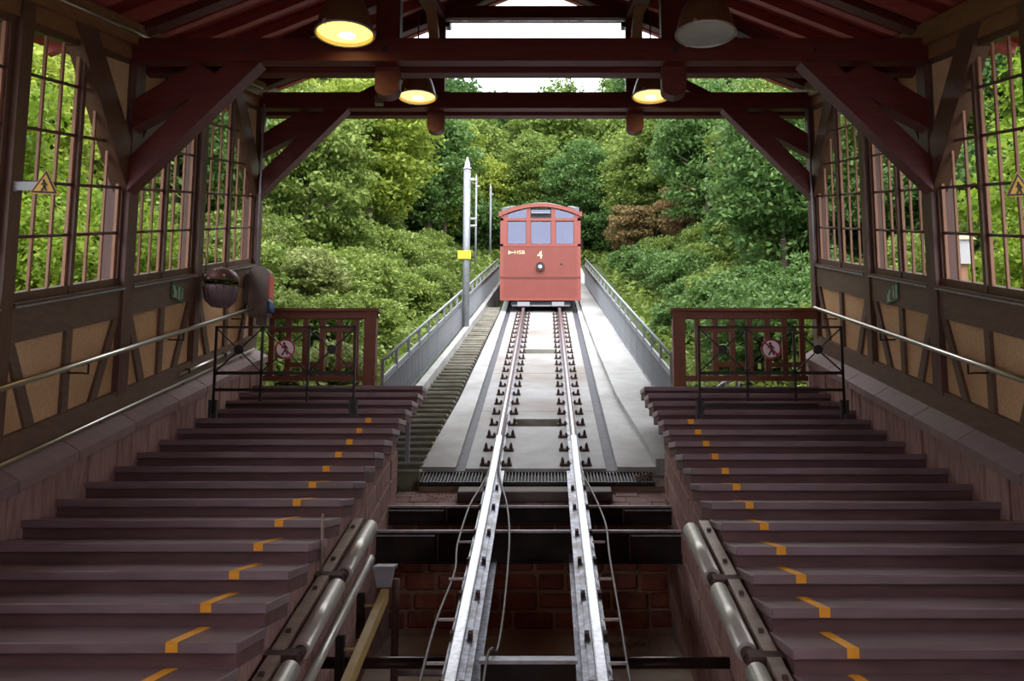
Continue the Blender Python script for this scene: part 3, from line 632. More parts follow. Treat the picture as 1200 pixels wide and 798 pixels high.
# narrow service steps between the left kerb and the railing
ss = root('stairs_service', (-1.8, 14, FB(14) - .2), 'narrow weathered concrete service steps beside the track', kind='structure')
MB().fbox(-2.2, -1.77, 11.24, 11.76, zr, -.6, -.285).build('foot_slab', 'step_riser', ss)
MB().fbox(-2.2, -1.53, 11.6, 12.3, zr, -.7, -.33).build('foot_slab', 'step_riser', ss)
y = 11.74; i = 0
while y < 27:
    t = min(max((y - 12) / 14, 0), 1); xa, xb = -2.12 + .40 * t, -1.53 + .24 * t
    z = FB(y + .16) + .03
    st_ = MB().cbox(xa, xb, y - .035, y + .30, lambda q, z=z: z, -.040, random.uniform(-.006, .006), .006).build('step', 'stair_concrete', ss)
    MB().box(xa + .01, xb - .01, y + .012, y + .30, z - .26, z - .041).build('step_riser', 'step_riser', st_)
    y += .305
tag(MB().box(-1.76, -1.71, 12.08, 12.13, FB(12.205) + .026, N(11.674) - .148).build('steel_post', 'galvanised'), 'grey steel post between the overhanging steps and service steps', 'post')

# ------------------------------------------------------------------ railings beside the track
def railing(x0, x1, ya, yb, lab):
    xs = lambda y: x0 + (x1 - x0) * (y - ya) / (yb - ya)
    o = root('track_railing', (xs(ya), ya, FB(ya)), lab, 'railing')
    P = lambda y, h: (xs(y), y, FB(y) + h)
    MB().tube([P(ya, 1.02), P(yb, 1.02)], .026, 10).build('top_rail', 'galvanised', o)
    MB().bar(P(ya, .76), P(yb, .76), .03, .045).build('middle_rail', 'galvanised', o)
    MB().bar(P(ya, .70), P(yb, .70), .03, .03).build('panel_rail', 'galvanised', o)
    MB().bar(P(ya, .14), P(yb, .14), .03, .04).build('bottom_rail', 'galvanised', o)
    y = ya + .02; src = None; sb = None
    while y < yb:
        if src is None: src = MB().box(-.022, .022, -.022, .022, 0, 1.02).build('post', 'galvanised', o, local=True); c = src
        else: c = src.copy(); COL.objects.link(c); c.parent = o
        c.location = (xs(y) - xs(ya), y - ya, FB(y) - FB(ya)); y += 1.02
    y = ya + .05
    while y < yb:
        if sb is None: sb = MB().box(-.014, .014, -.02, .02, .14, .70).build('baluster', 'galvanised', o, local=True); c = sb
        else: c = sb.copy(); COL.objects.link(c); c.parent = o
        c.location = (xs(y) - xs(ya), y - ya, FB(y) - FB(ya)); y += .115
railing(-2.36, -1.66, 13.78, 33, 'grey steel railing along the narrow service steps')
railing(1.86, 1.36, 14.2, 33, 'grey steel railing along the broad kerb opposite the service steps')
sr = root('stub_railing', (2.0, 14.6, FB(14.6)), 'short grey rail return between wooden fence and kerb railing', 'railing')
MB().tube([(1.86, 14.15, FB(14.2) + .55), (2.06, 14.3, FB(14.2) + .95), (2.06, 14.3, FB(14.2))], .024, 8).build('rail', 'galvanised', sr)
MB().tube([(1.96, 14.22, FB(14.2) + .75), (1.96, 14.22, FB(14.2))], .02, 8).build('post', 'galvanised', sr)
sr = root('stub_railing', (2.75, 15.0, FB(15)), 'pale hooped steel rail end low behind the wooden fence slats', 'railing')
MB().tube([(2.55, 15, FB(14.2) + .50), (2.78, 15, FB(14.2) + .68), (3.0, 15, FB(14.2) + .72), (3.0, 15, FB(14.2) - .1)], .03, 8).build('rail', 'galvanised', sr)
MB().tube([(2.80, 15, FB(14.2) + .68), (2.80, 15, FB(14.2) - .1)], .03, 8).build('post', 'galvanised', sr)

# ------------------------------------------------------------------ wooden end fences
def fence(xa, xb, s, lab):
    y = 13.55; zb = N(13.2); o = root('wooden_fence', ((xa + xb) / 2, y, zb), lab, 'fence', 'wooden fences at the top of the steps')
    pw = .17; px0, px1 = (xb - pw, xb) if s < 0 else (xa, xa + pw)
    MB().box(px0, px1, y - .08, y + .08, zb, zb + 1.09).build('post', 'fence_wood', o)
    for z in (.38, .75): MB().box(px0 - .004, px1 + .004, y - .084, y + .084, zb + z, zb + z + .012).build('post_groove', 'frame_wood', o)
    MB().box(xa - .03, xb + .03, y - .1, y + .1, zb + 1.09, zb + 1.13).build('cap_rail', 'fence_wood', o)
    MB().box(xa, xb, y - .05, y + .05, zb + .99, zb + 1.09).build('top_rail', 'fence_wood', o)
    xe = xb if s < 0 else 3.70
    MB().box(xa, xe, y - .04, y + .04, zb + .10, zb + .17).build('bottom_rail', 'fence_wood', o)
    a, b = (xa, xb - pw) if s < 0 else (xa + pw, xe)
    n = 7 if s > 0 else 6
    w = .075; g = (b - a - n * w) / (n if s > 0 else n)
    for i in range(n):
        x = a + g * (.85 + i) + w * i if s > 0 else a + g * (.5 + i) + w * i
        MB().box(x, x + w, y - .03, y + .03, zb + .17, zb + .99).build('slat', 'fence_wood', o)
        if i < n - 1:
            hs = ((.80,), (.80, .30), (.30,)) [i % 3]
            for h in hs: MB().box(x + w, x + w + g, y - .028, y + .028, zb + h, zb + h + .065).build('spacer', 'fence_wood', o)
fence(-4.02, -2.41, -1, 'brown wooden fence panel beside the ticket validator'); fence(1.80, 3.86, 1, 'brown wooden fence panel beside the short rail return')

# ------------------------------------------------------------------ folding barrier gates with signs
def person_sign(o, x, y, z, r, m):
    k = r / .12; y -= .004
    b = lambda p, q, w: MB().bar((x + p[0] * k, y, z + p[1] * k), (x + q[0] * k, y, z + q[1] * k), w * k, .004, (0, 1, 0)).build('pictogram', m, o)
    MB().tube([(x - .012 * k, y, z + .062 * k), (x - .012 * k, y - .003, z + .062 * k)], .016 * k, 10).build('pictogram', m, o)
    b((-.008, .045), (.004, -.012), .034); b((.004, -.01), (-.034, -.075), .018); b((.004, -.01), (.03, -.07), .018); b((0, .04), (.036, .0), .013); b((-.01, .04), (-.04, .006), .013)
def gate(x0, x1, s, lab, slab):
    y = 11.32; zb = N(11.2) + .07; o = root('barrier_gate', ((x0 + x1) / 2, y, zb), lab, 'gate', 'dark metal barrier gates across the steps')
    T = 1.02; w = x1 - x0
    xs = [x0, x0 + w / 3, x0 + 2 * w / 3, x1]
    for i, x in enumerate(xs): MB().box(x - .014, x + .014, y - .014, y + .014, zb + (-.03 if i in (0, 3) else .12), zb + T).build('upright', 'iron_dark', o)
    for x in (x0, x1): 
        for q in (-.035, .035): MB().box(x + q - .012, x + q + .012, y - .03, y + .03, zb - .07, zb + .14).build('foot', 'grating', o)
    for h, t in ((T - .012, .024), (.46, .036), (.26, .034)): MB().box(x0, x1, y - .014, y + .014, zb + h - t / 2, zb + h + t / 2).build('cross_bar', 'iron_dark', o)
    MB().box(x0 + .15 if s < 0 else x0 + .0, x1 if s < 0 else x1 - .3, y - .016, y + .016, zb + .06, zb + .10).build('lower_bar', 'iron_dark', o)
    for i in (0, 1, 2):
        a, b = xs[i], xs[i + 1]
        big = (i == 0) if s < 0 else (i == 2)
        if i == 1: continue
        for p, q in (((a, .47), (b, T - .02)), ((a, T - .02), (b, .47))):
            MB().bar((p[0], y, zb + p[1]), (q[0], y, zb + q[1]), .016, .014, (0, 1, 0)).build('diagonal', 'iron_dark', o)
        MB().tube([((a + b) / 2, y - .02, zb + .74), ((a + b) / 2, y + .02, zb + .74)], .055, 18).build('boss', 'iron_dark', o)
    for p, q in (((xs[1], .47), (xs[2], T - .02)), ((xs[1], T - .02), (xs[2], .47))):
        MB().bar((p[0], y, zb + p[1]), (q[0], y, zb + q[1]), .014, .012, (0, 1, 0)).build('diagonal', 'iron_dark', o)
    sx = xs[1] + .28 if s < 0 else xs[1] + .29
    sg = root('no_entry_sign', (sx, y - .03, zb + .74), slab, 'sign')
    z = zb + .745; r = .122
    MB().tube([(sx, y - .028, z), (sx, y - .018, z)], r, 36).build('disc', 'sign_white', sg)
    MB().lathe([(r * .99, -.031), (r * .99, -.026), (r * .82, -.026), (r * .82, -.031), (r * .99, -.031)], (sx, y, z), 36, 'y').build('ring', 'sign_red', sg)
    person_sign(sg, sx, y - .027, z, r, 'black')
    MB().bar((sx - .08, y - .036, z + .08), (sx + .08, y - .036, z - .08), .02, .003, (0, 1, 0)).build('slash', 'sign_red', sg)
gate(-3.92, -2.27, -1, 'folding dark metal barrier on the steps below the ticket validator', 'round red no pedestrians sign on the barrier below the ticket validator')
gate(1.81, 3.51, 1, 'folding dark metal barrier on the steps opposite the ticket validator', 'round red no pedestrians sign on the barrier opposite the ticket validator')

# ------------------------------------------------------------------ wall signs
def triangle(x, y, z, size, s, tilt, lab):
    o = root('warning_sign', (x, y, z), lab, 'sign', 'yellow warning triangles on brackets')
    ct, sn = math.cos(tilt), math.sin(tilt)
    def tri(k): return [(x + (u * ct - w * sn) * k, z + (u * sn + w * ct) * k) for u, w in ((-size * .5, -size * .29), (size * .5, -size * .29), (0, size * .577))]
    MB().prism(tri(1.12), y, y + .006, 'y').build('backing', 'sign_yellow', o)
    MB().prism(tri(1.0), y - .003, y, 'y').build('border', 'black', o)
    MB().prism(tri(.76), y - .006, y - .003, 'y').build('face', 'sign_yellow', o)
    person_sign(o, x, y - .006, z - .0, size * .36, 'black')
    xa = XC + s * 4.05
    MB().box(min(xa, x), max(xa, x), y + .006, y + .014, z - .035, z + .035).build('bracket_arm', 'white_paint', o)
    MB().box(xa - .03, xa + .03, y + .003, y + .03, z - .04, z + .04).build('bracket_end', 'white_paint', o)
triangle(-3.945, 7.33, 2.245, .21, -1, -.05, 'yellow triangular slip warning sign on a post of the planter wall')
triangle(3.72, 7.33, 2.225, .21, 1, .05, 'yellow triangular slip warning sign on a post opposite the planter wall')
for s, lab in ((-1, 'green emergency exit sign beside the hanging planter'), (1, 'green emergency exit sign on the wall opposite the planter')):
    x = XC + s * 4.055; y0 = 10.62 if s < 0 else 10.45; zc = N(y0 + .18) + 1.508
    o = root('exit_sign', (x, y0 + .17, zc), lab, 'sign', 'green exit signs')
    F = lambda y: 0
    MB().box(min(x, x - s * .008), max(x, x - s * .008), y0, y0 + .36, zc - .095, zc + .095).build('plate', 'sign_green', o)
    xp = x - s * .010
    def pl(poly): 
        return MB().prism(poly if s > 0 else poly[::-1], xp - .001, xp + .001, 'x').build('pictogram', 'sign_pale', o)
    a = y0 + (.02 if s < 0 else .20)                                   # arrow half
    pl([(a + .02, zc + .06), (a + .07, zc + .06), (a + .11, zc - .0), (a + .14, zc + .03), (a + .14, zc - .07), (a + .03, zc - .07), (a + .06, zc - .03)])
    b = y0 + (.20 if s < 0 else .02)                                   # running figure and door half
    pl([(b + .0, zc - .075), (b + .05, zc - .075), (b + .05, zc + .075), (b + .0, zc + .075)])
    pl([(b + .08, zc - .07), (b + .10, zc - .07), (b + .12, zc - .01), (b + .14, zc - .05), (b + .15, zc - .04), (b + .125, zc + .045), (b + .095, zc + .04)])
    MB().tube([(xp - .001, b + .115, zc + .065), (xp + .001, b + .115, zc + .065)], .016, 10).build('pictogram', 'sign_pale', o)
# grey rounded ticket device on the far left post
tv = root('ticket_validator', (-4.0, 13.42, N(13.4) + .9), 'grey rounded ticket validator with red and blue front on the corner post', 'ticket machine')
z = N(13.4) + .93; prof = []
for i in range(9): t = math.pi * i / 8; prof.append((-4.02 - .14 * math.cos(t), z + .60 + .10 * math.sin(t)))
MB().prism([(-4.16, z), (-3.88, z)] + prof[::-1], 13.2, 13.43, 'y').build('housing', 'case_grey', tv)
MB().box(-3.885, -3.862, 13.2, 13.42, z + .26, z + .58).build('red_panel', 'case_red', tv)
MB().box(-3.89, -3.845, 13.19, 13.43, z + .06, z + .19).build('blue_panel', 'case_blue', tv)
MB().box(-3.89, -3.865, 13.2, 13.42, z + .20, z + .24).build('slot', 'white_paint', tv)
MB().box(-4.05, -3.9, 13.26, 13.38, z - .12, z).build('mount', 'case_grey', tv)
MB().box(-4.235, -4.15, 13.25, 13.4, z + .18, z + .6).build('wall_bracket', 'case_grey', tv)
# hanging planter
hb = root('hanging_planter', (-3.98, 11.5, N(11.5) + 1.2), 'brown spotted hanging planter with ribbed purple bowl on the timber wall', 'planter')
cx, cy, cz = -3.97, 11.55, N(11.5) + 1.52
MB().lathe([(.02, -.25), (.10, -.23), (.17, -.16), (.205, -.05), (.21, .0), (.195, .0), (.16, -.06)], (cx, cy, cz), 24).build('bowl', 'basket_purple', hb)
for i in range(16):
    t = i * math.pi / 8
    MB().tube([(cx + .212 * math.cos(t), cy + .212 * math.sin(t), cz), (cx + .178 * math.cos(t), cy + .178 * math.sin(t), cz - .16), (cx + .1 * math.cos(t), cy + .1 * math.sin(t), cz - .235)], .011, 6).build('rib', 'basket_purple', hb)
MB().lathe([(.205, .06), (.215, .07), (.205, .13), (.165, .19), (.10, .23), (.02, .245)], (cx, cy, cz), 24).build('lid', 'basket_brown', hb)
for i in range(4):
    MB().tube([(cx + .2 * math.cos(i * 1.57), cy + .2 * math.sin(i * 1.57), cz - .01), (cx + .2 * math.cos(i * 1.57), cy + .2 * math.sin(i * 1.57), cz + .07)], .007, 6).build('lid_prop', 'iron_dark', hb)
for a_, r_, z_ in ((-2.4, .20, .125), (-1.7, .172, .185), (-1.1, .206, .115), (-.6, .17, .185), (-2.0, .215, .08), (-1.3, .12, .222)): MB().lathe([(.001, -.016), (.012, -.01), (.016, 0), (.012, .01), (.001, .016)], (cx + r_ * math.cos(a_), cy + r_ * math.sin(a_), cz + z_), 10).build('white_dot', 'white_paint', hb)
MB().tube([(cx - .2, cy, cz), (cx - .2, cy, cz + .35), (cx - .26, cy, cz + .5)], .006, 6).build('hanger', 'iron_dark', hb)
m = MB(); rg = random.Random(3)
for i in range(140):
    a = rg.uniform(0, 6.28); r = rg.uniform(0, .2); p = Vector((cx + r * math.cos(a) + (.05 if i % 3 else .0), cy - abs(r * math.sin(a)), cz + rg.uniform(-.06, .10)))
    d = Vector((rg.uniform(-1, 1), rg.uniform(-1, 1), rg.uniform(-.5, 1))).normalized(); e = d.cross(Vector((rg.uniform(-1, 1), .3, 1))).normalized()
    m.add([p - d * .03, p + e * .014, p + d * .03, p - e * .014], [(0, 1, 2, 3)])
tag(m.build('foliage', 'leaf_flower', hb), 'green leaves spilling from the planter')

# ------------------------------------------------------------------ funicular car
CY, CZ = 26.4, 4.80
cx0, cx1 = -1.29, .97; ccx = (cx0 + cx1) / 2
car = root('funicular_car', (ccx, CY, zr(CY) - .0), 'red wooden funicular car number 4 standing on the track', 'funicular car')
G = lambda y: CZ + .290 * (y - CY)
def arch(x, base, rise): return base + rise * (1 - ((x - ccx) / 1.13) ** 2)
L = 8.6
zb, zbelt, zw0, zw1, zt0, zt1 = .0, .63, 1.585, 2.26, 2.335, 2.46
RB, RR = 2.47, .27                                         # roof springing and rise above the floor line
# side walls and back, sheared with the slope
for x in (cx0, cx1 - .05): MB().fbox(x, x + .05, CY + .05, CY + L, G, 0, RB).build('side_wall', 'car_red', car)
MB().fbox(cx0, cx1, CY + L - .05, CY + L, G, 0, RB).build('rear_wall', 'car_red', car)
MB().fbox(cx0, cx1, CY + .02, CY + L, G, 0, .1).build('car_floor', 'bogie', car)
# front: boards below, posts between the windows
def fb(name, m, x0, x1, z0, z1, y0=0, y1=.05, par=car): return MB().box(x0, x1, CY + y0, CY + y1, CZ + z0, CZ + z1).build(name, m, par)
nb = 34; bw = (cx1 - cx0 - .16) / nb
for i in range(nb):
    a = cx0 + .08 + i * bw
    fb('board', 'car_red', a + .003, a + bw - .003, .01, zbelt - .035, -.012, .02)
    fb('board', 'car_red', a + .003, a + bw - .003, zbelt + .035, zw0 - .06, -.012, .02)
fb('front_backing', 'car_red_dark', cx0, cx1, 0, zw0 - .02, .018, .05)
for x in (cx0, cx1 - .085): fb('corner_post', 'car_trim', x, x + .085, 0, RB + .02, -.02, .06)
fb('belt_rail', 'car_red_dark', cx0, cx1, zbelt - .035, zbelt + .02, -.022, .02)
fb('belt_moulding', 'car_trim', cx0, cx1, zbelt + .02, zbelt + .04, -.03, .02)
fb('bottom_rail', 'car_trim', cx0, cx1, -.02, .05, -.018, .03)
fb('window_rail', 'car_trim', cx0, cx1, zw0 - .065, zw0, -.02, .05)
fb('transom', 'car_trim', cx0, cx1, zw1, zt0, -.02, .05)
wx = [(-1.09, -.555), (-.44, .145), (.26, .785)]
edges = [cx0] + [v for p in wx for v in p] + [cx1]
for a, b in ((edges[0], edges[1]), (edges[2], edges[3]), (edges[4], edges[5]), (edges[6], edges[7])):
    p = [(a, CZ + zw0), (b, CZ + zw0), (b, CZ + arch(b, RB, RR)), (a, CZ + arch(a, RB, RR))]
    MB().prism(p, CY - .015, CY + .05, 'y').build('window_post', 'car_trim', car)
for i, (a, b) in enumerate(wx):
    w = fb('window_pane', 'car_glass', a, b, zw0, zw1, .015, .022)
    for z0, z1, x0, x1 in ((zw0, zw0 + .018, a, b), (zw1 - .018, zw1, a, b), (zw0, zw1, a, a + .018), (zw0, zw1, b - .018, b)):
        fb('pane_frame', 'car_red_dark', x0, x1, z0, z1, .0, .03, w)
    n = 6; pts = [(a + (b - a) * j / n, CZ + arch(a + (b - a) * j / n, RB, RR) - .075) for j in range(n + 1)]
    if i == 1:
        fb('open_vent_flap', 'car_glass', a + .02, b - .02, zt0 + .14, zt0 + .23, -.06, -.05)
        fb('vent_flap_frame', 'white_paint', a + .02, b - .02, zt0 + .13, zt0 + .145, -.065, -.045)
        fb('vent_opening', 'black', a, b, zt0, zt0 + .29, .03, .045)  # black sheet standing in for the shade inside the open vent
    else:
        MB().prism([(a, CZ + zt0), (b, CZ + zt0)] + pts[::-1], CY + .015, CY + .022, 'y').build('upper_pane', 'car_glass', car)
# arched front rim and roof
n = 20; xs_ = [cx0 - .03 + (cx1 - cx0 + .06) * i / n for i in range(n + 1)]
rim = [(x, CZ + arch(x, RB, RR) - .085) for x in xs_]; rim2 = [(x, CZ + arch(x, RB, RR) + .02) for x in xs_]
MB().prism(rim + rim2[::-1], CY - .06, CY + .05, 'y').build('roof_rim', 'car_trim', car)
for x in (cx0 - .04, cx1 - .04): fb('rim_end', 'car_trim', x, x + .08, RB - .1, RB + .04, -.08, .06)
P = []
for y in (CY + .04, CY + L):
    P += [(x, y, G(y) + arch(x, RB, RR) - .02) for x in xs_] + [(x, y, G(y) + arch(x, RB, RR) + .03) for x in xs_[::-1]]
k = 2 * (n + 1)
MB().add(P, [tuple(range(k))[::-1], tuple(range(k, 2 * k))] + [(i, (i + 1) % k, k + (i + 1) % k, k + i) for i in range(k)]).build('roof', 'car_roof', car)
for x in (cx0 + .02, cx1 - .17): MB().fbox(x, x + .15, CY + .5, CY + L, G, RB + .04, RB + .17).build('roof_gutter', 'car_roof', car)
# headlamp, number, lettering
hl = MB().lathe([(.10, .02), (.125, -.03), (.125, -.10), (.115, -.12)], (-.165, CY, CZ + .935), 24, 'y').build('headlamp', 'chrome', car)
MB().lathe([(.001, -.105), (.115, -.105)], (-.165, CY, CZ + .935), 24, 'y').build('lamp_lens', 'bogie', hl)
MB().lathe([(.001, -.108), (.05, -.108)], (-.165, CY, CZ + .925), 16, 'y').build('lamp_reflector', 'chrome', hl)
text('4', .32, (-.175, CY - .018, CZ + 1.265), 'cream_paint', car, 'number')
text('HSB', .15, (-.745, CY - .018, CZ + 1.345), 'cream_paint', car, 'lettering').scale = (1.15, 1, 1)
MB().prism([(-1.06, CZ + 1.29), (-.95, CZ + 1.345), (-1.06, CZ + 1.40)][::1], CY - .02, CY - .012, 'y').build('wedge_mark', 'cream_paint', car)
fb('dash_mark', 'cream_paint', -.97, -.90, 1.335, 1.358, -.02, -.012)
MB().box(.40, .46, CY - .03, CY, CZ + 1.0, CZ + 1.03).build('catch', 'black', car)
# interior
for y in (1.6, 3.2, 4.8, 6.4):
    MB().fbox(cx0 + .1, cx1 - .1, CY + y, CY + y + .06, G, .1, .9).build('bulkhead', 'car_inside', car)
    for x in (-1.0, -.3, .3): MB().fbox(x, x + .42, CY + y - .1, CY + y - .04, G, .9, 1.35).build('seat_back', 'car_seat', car)
MB().box(cx0 + .1, cx1 - .1, CY + .3, CY + .5, CZ + .2, CZ + 1.72).build('driver_desk', 'car_inside', car)
for x, w, h in ((-.95, .2, .10), (-.7, .12, .16), (-.3, .16, .12), (-.05, .12, .15), (.52, .10, .3)): MB().box(x, x + w, CY + .3, CY + .44, CZ + 1.72, CZ + 1.72 + h).build('control', 'car_seat', car)
MB().box(cx1 - .35, cx1 - .1, CY + 1.0, CY + 1.05, CZ + .3, CZ + 2.3).build('cab_door', 'white_paint', car)
MB().fbox(cx0 + .06, cx1 - .06, CY + L - .5, CY + L - .45, G, .1, 2.4).build('rear_panel', 'car_inside', car)
# undercarriage
MB().fbox(-.95, .65, CY + .25, CY + L - .3, zr, .03, .17).build('underframe', 'bogie', car)
MB().box(-.98, .68, CY + .06, CY + .16, CZ - .145, CZ - .02).build('buffer_beam', 'bogie', car)
MB().tube([(-.95, CY, CZ - .17), (.66, CY, CZ - .17)], .018, 8).build('brake_rod', 'buffer_grey', car)
for x in (-.80, .16): MB().box(x, x + .34, CY - .06, CY + .05, CZ - .188, CZ - .07).build('rail_guard', 'buffer_grey', car)
for y in (1.4, 6.6):
    for x in (-.63, .37):
        MB().tube([(x - .05, CY + y, zr(CY + y) + .236), (x + .05, CY + y, zr(CY + y) + .236)], .22, 24).build('wheel', 'bogie', car)

# ------------------------------------------------------------------ poles
def pole(x, y, z0, z1, r, lab, plate=False):
    o = root('signal_pole', (x, y, z0), lab, 'pole', 'grey poles along the track')
    MB().tube([(x, y, z0), (x, y, z1 - .3)], r, 12).build('shaft', 'galvanised', o)
    MB().lathe([(r * 1.15, -.3), (r * 1.15, -.26), (r * .8, -.25), (r * .7, -.12), (r * .35, -.05), (r * .3, 0), (.001, .02)], (x, y, z1), 12).build('finial', 'white_paint', o)
    MB().box(x + r, x + r + .10, y - .04, y + .02, z1 - .58, z1 - .52).build('insulator', 'white_paint', o)
    if plate:
        MB().box(x - .19, x + .12, y - r - .03, y - r - .005, z0 + 1.72, z0 + 1.92).build('yellow_plate', 'plate_yellow', o)
        for h in (2.55, 2.72): MB().tube([(x + r, y, z0 + h), (x + r + .16, y, z0 + h)], .03, 8).build('insulator', 'white_paint', o)
pole(-1.90, 22.4, FB(22.4) + .1, 7.56, .085, 'tall grey pole with a yellow plate beside the service steps', True)
pole(-3.0, 40, zr(40) - .6, zr(40) + 4.05, .045, 'thin distant grey pole on the slope above the car')
pole(-2.8, 47, zr(47) - .6, zr(47) + 3.65, .06, 'second distant grey pole under the dark trees')
def lantern():
    x, y, z = 5.12, 11.6, 2.54; g = ground(x, y)
    lo = root('garden_lantern', (x, y, g), 'white framed lantern on a post outside the windows opposite the planter', 'lantern')
    MB().box(x - .045, x + .045, y - .045, y + .045, g - .1, z).build('post', 'lattice_wood', lo)
    MB().prism([(x - .07, z), (x + .07, z), (x + .125, z + .30), (x - .125, z + .30)], y - .09, y + .09, 'y').build('lantern_body', 'white_paint', lo)
    MB().prism([(x - .15, z + .30), (x + .15, z + .30), (x, z + .385)], y - .12, y + .12, 'y').build('lantern_roof', 'cream_paint', lo)
# ------------------------------------------------------------------ ground
def ground(x, y):
    b = zr(y) - .42 if y < 60 else zr(60) - .42 + .27 * (y - 60)
    d = abs(x - XC)
    s_ = max(0, d - (3.2 if x < 0 else 3.4))
    k = .42 if x < 0 else .36
    lat = k * s_ if s_ < 14 else k * 14 + .16 * (s_ - 14)
    if y < 20: lat *= max(.25, (y - 2) / 18) if y > 2 else .25
    w = .25 * math.sin(x * .7 + y * .31) + .2 * math.sin(y * .53 - x * .4)
    return b + lat + (w * min(1, s_ / 3))
lantern()
gx = sorted(set([XC + s * v for s in (-1, 1) for v in (0, 1.0, 2.3, 3.4, 4.45, 5.5, 7, 9, 11, 14, 18, 23, 30, 40, 55)]))
gy = [-6, -2, 2, 5, 8, 11, 13.85] + [13.85 + 2.2 * i for i in range(1, 24)] + [70, 78, 86, 95, 105, 118, 130]
V_, F_, idx = [], [], {}
for j, y in enumerate(gy):
    for i, x in enumerate(gx):
        idx[i, j] = len(V_); V_.append((x, y, ground(x, y) - (.25 if abs(x - XC) < 2.2 and y < 50 else 0)))
for j in range(len(gy) - 1):
    for i in range(len(gx) - 1):
        cxm = (gx[i] + gx[i + 1]) / 2; cym = (gy[j] + gy[j + 1]) / 2
        if abs(cxm - XC) < 4.44 and cym < 13.8: continue
        F_.append((idx[i, j], idx[i + 1, j], idx[i + 1, j + 1], idx[i, j + 1]))
gm = MB(); gm.add(V_, F_, True); tag(gm.build('ground', 'hillside'), 'overgrown green hillside around the track', kind='structure')

# ------------------------------------------------------------------ vegetation: crown meshes shared between trees
def crown_mesh(seed, n, rx, rz, leaf, nb, blob, m, droop=.0):
    g = np.random.default_rng(seed)
    d = g.normal(size=(nb, 3)); d /= np.linalg.norm(d, axis=1)[:, None]
    d[:, 2] = np.abs(d[:, 2]) * np.where(g.random(nb) < .62, 1, -1)
    c = d * (g.random(nb)[:, None] ** .4) * np.array([rx, rx, rz]) * .78
    br = blob * (g.random(nb) * .6 + .7)
    k = g.integers(0, nb, n)
    u = g.normal(size=(n, 3)); u[:, 2] = u[:, 2] * .8 + .35; u /= np.linalg.norm(u, axis=1)[:, None]
    p = c[k] + u * (br[k] * (g.random(n) ** .4) * 1.05)[:, None] * np.array([1.15, 1.15, .5])
    nrm = u * .35 + g.normal(size=(n, 3)) * .6 + np.array([0, 0, .5]); nrm /= np.linalg.norm(nrm, axis=1)[:, None]
    t = np.cross(nrm, g.normal(size=(n, 3))); t /= np.linalg.norm(t, axis=1)[:, None]; t[:, 2] -= droop; t /= np.linalg.norm(t, axis=1)[:, None]
    b = np.cross(nrm, t); s_ = leaf * (g.random(n) * .7 + .65)
    q = np.stack([p - t * s_[:, None] * .5, p + b * s_[:, None] * .27 - nrm * s_[:, None] * .06, p + t * s_[:, None] * .5, p - b * s_[:, None] * .27 - nrm * s_[:, None] * .06], 1).reshape(-1, 3)
    me = bpy.data.meshes.new('crown'); me.vertices.add(4 * n); me.vertices.foreach_set('co', q.ravel())
    me.loops.add(4 * n); me.loops.foreach_set('vertex_index', np.arange(4 * n)); me.polygons.add(n)
    me.polygons.foreach_set('loop_start', np.arange(0, 4 * n, 4)); me.update(); me.validate(); me.materials.append(MAT[m]); return me
def trunk_mesh(seed, h, r, nbr, spread):
    g = random.Random(seed); m = MB()
    m.tube([(0, 0, -.6), (g.uniform(-.1, .1), g.uniform(-.1, .1), h * .5), (g.uniform(-.2, .2), g.uniform(-.2, .2), h)], r, 8, r * .35)
    for i in range(nbr):
        a = g.uniform(0, 6.28); z = h * g.uniform(.35, .9); L_ = spread * g.uniform(.5, .9)
        m.tube([(0, 0, z), (L_ * .5 * math.cos(a), L_ * .5 * math.sin(a), z + L_ * .3), (L_ * math.cos(a), L_ * math.sin(a), z + L_ * .45)], r * .35, 6, r * .1)
    o = m.build('trunk', 'bark', None, local=True); me = o.data; bpy.data.objects.remove(o); return me
KIND = {}
def kind(key, crowns, trunk, cz): KIND[key] = (crowns, trunk, cz)
def cset(mt, n, rx, rz, leaf, nb, blob, seeds): return [crown_mesh(s_, n, rx, rz, leaf, nb, blob, mt) for s_ in seeds]
T_s = trunk_mesh(1, 1.3, .06, 5, 1.0); T_m = trunk_mesh(2, 5.0, .16, 7, 2.4); T_t = trunk_mesh(3, 10, .28, 9, 3.5)
kind('shrub', cset('leaf_mid', 9500, 1.35, 1.1, .115, 130, .30, (11, 12)), T_s, 1.1)
kind('deep_shrub', cset('leaf_deep', 9500, 1.35, 1.1, .115, 130, .30, (17, 18)), T_s, 1.1)
kind('pale_shrub', cset('leaf_pale', 9500, 1.35, 1.1, .115, 130, .30, (13,)), T_s, 1.1)
kind('red_shrub', cset('leaf_red', 5000, 1.2, 1.3, .13, 70, .30, (14,)), T_s, 1.2)
kind('window_shrub', cset('leaf_window', 14000, 1.3, 1.5, .088, 130, .34, (15, 16)), T_s, 1.3)
kind('mid', cset('leaf_mid', 19000, 2.9, 3.7, .20, 270, .55, (21, 22)), T_m, 4.2)
kind('yellow', cset('leaf_yellow', 18000, 2.7, 3.8, .20, 250, .54, (23,)), T_m, 4.2)
kind('deep', cset('leaf_deep', 19000, 2.9, 3.7, .20, 270, .55, (24, 25)), T_m, 4.2)
kind('tall', cset('leaf_deep', 18000, 3.9, 6.0, .33, 300, .80, (31,)), T_t, 10)
kind('tall_light', cset('leaf_mid', 18000, 3.9, 5.6, .33, 300, .80, (32,)), T_t, 10)
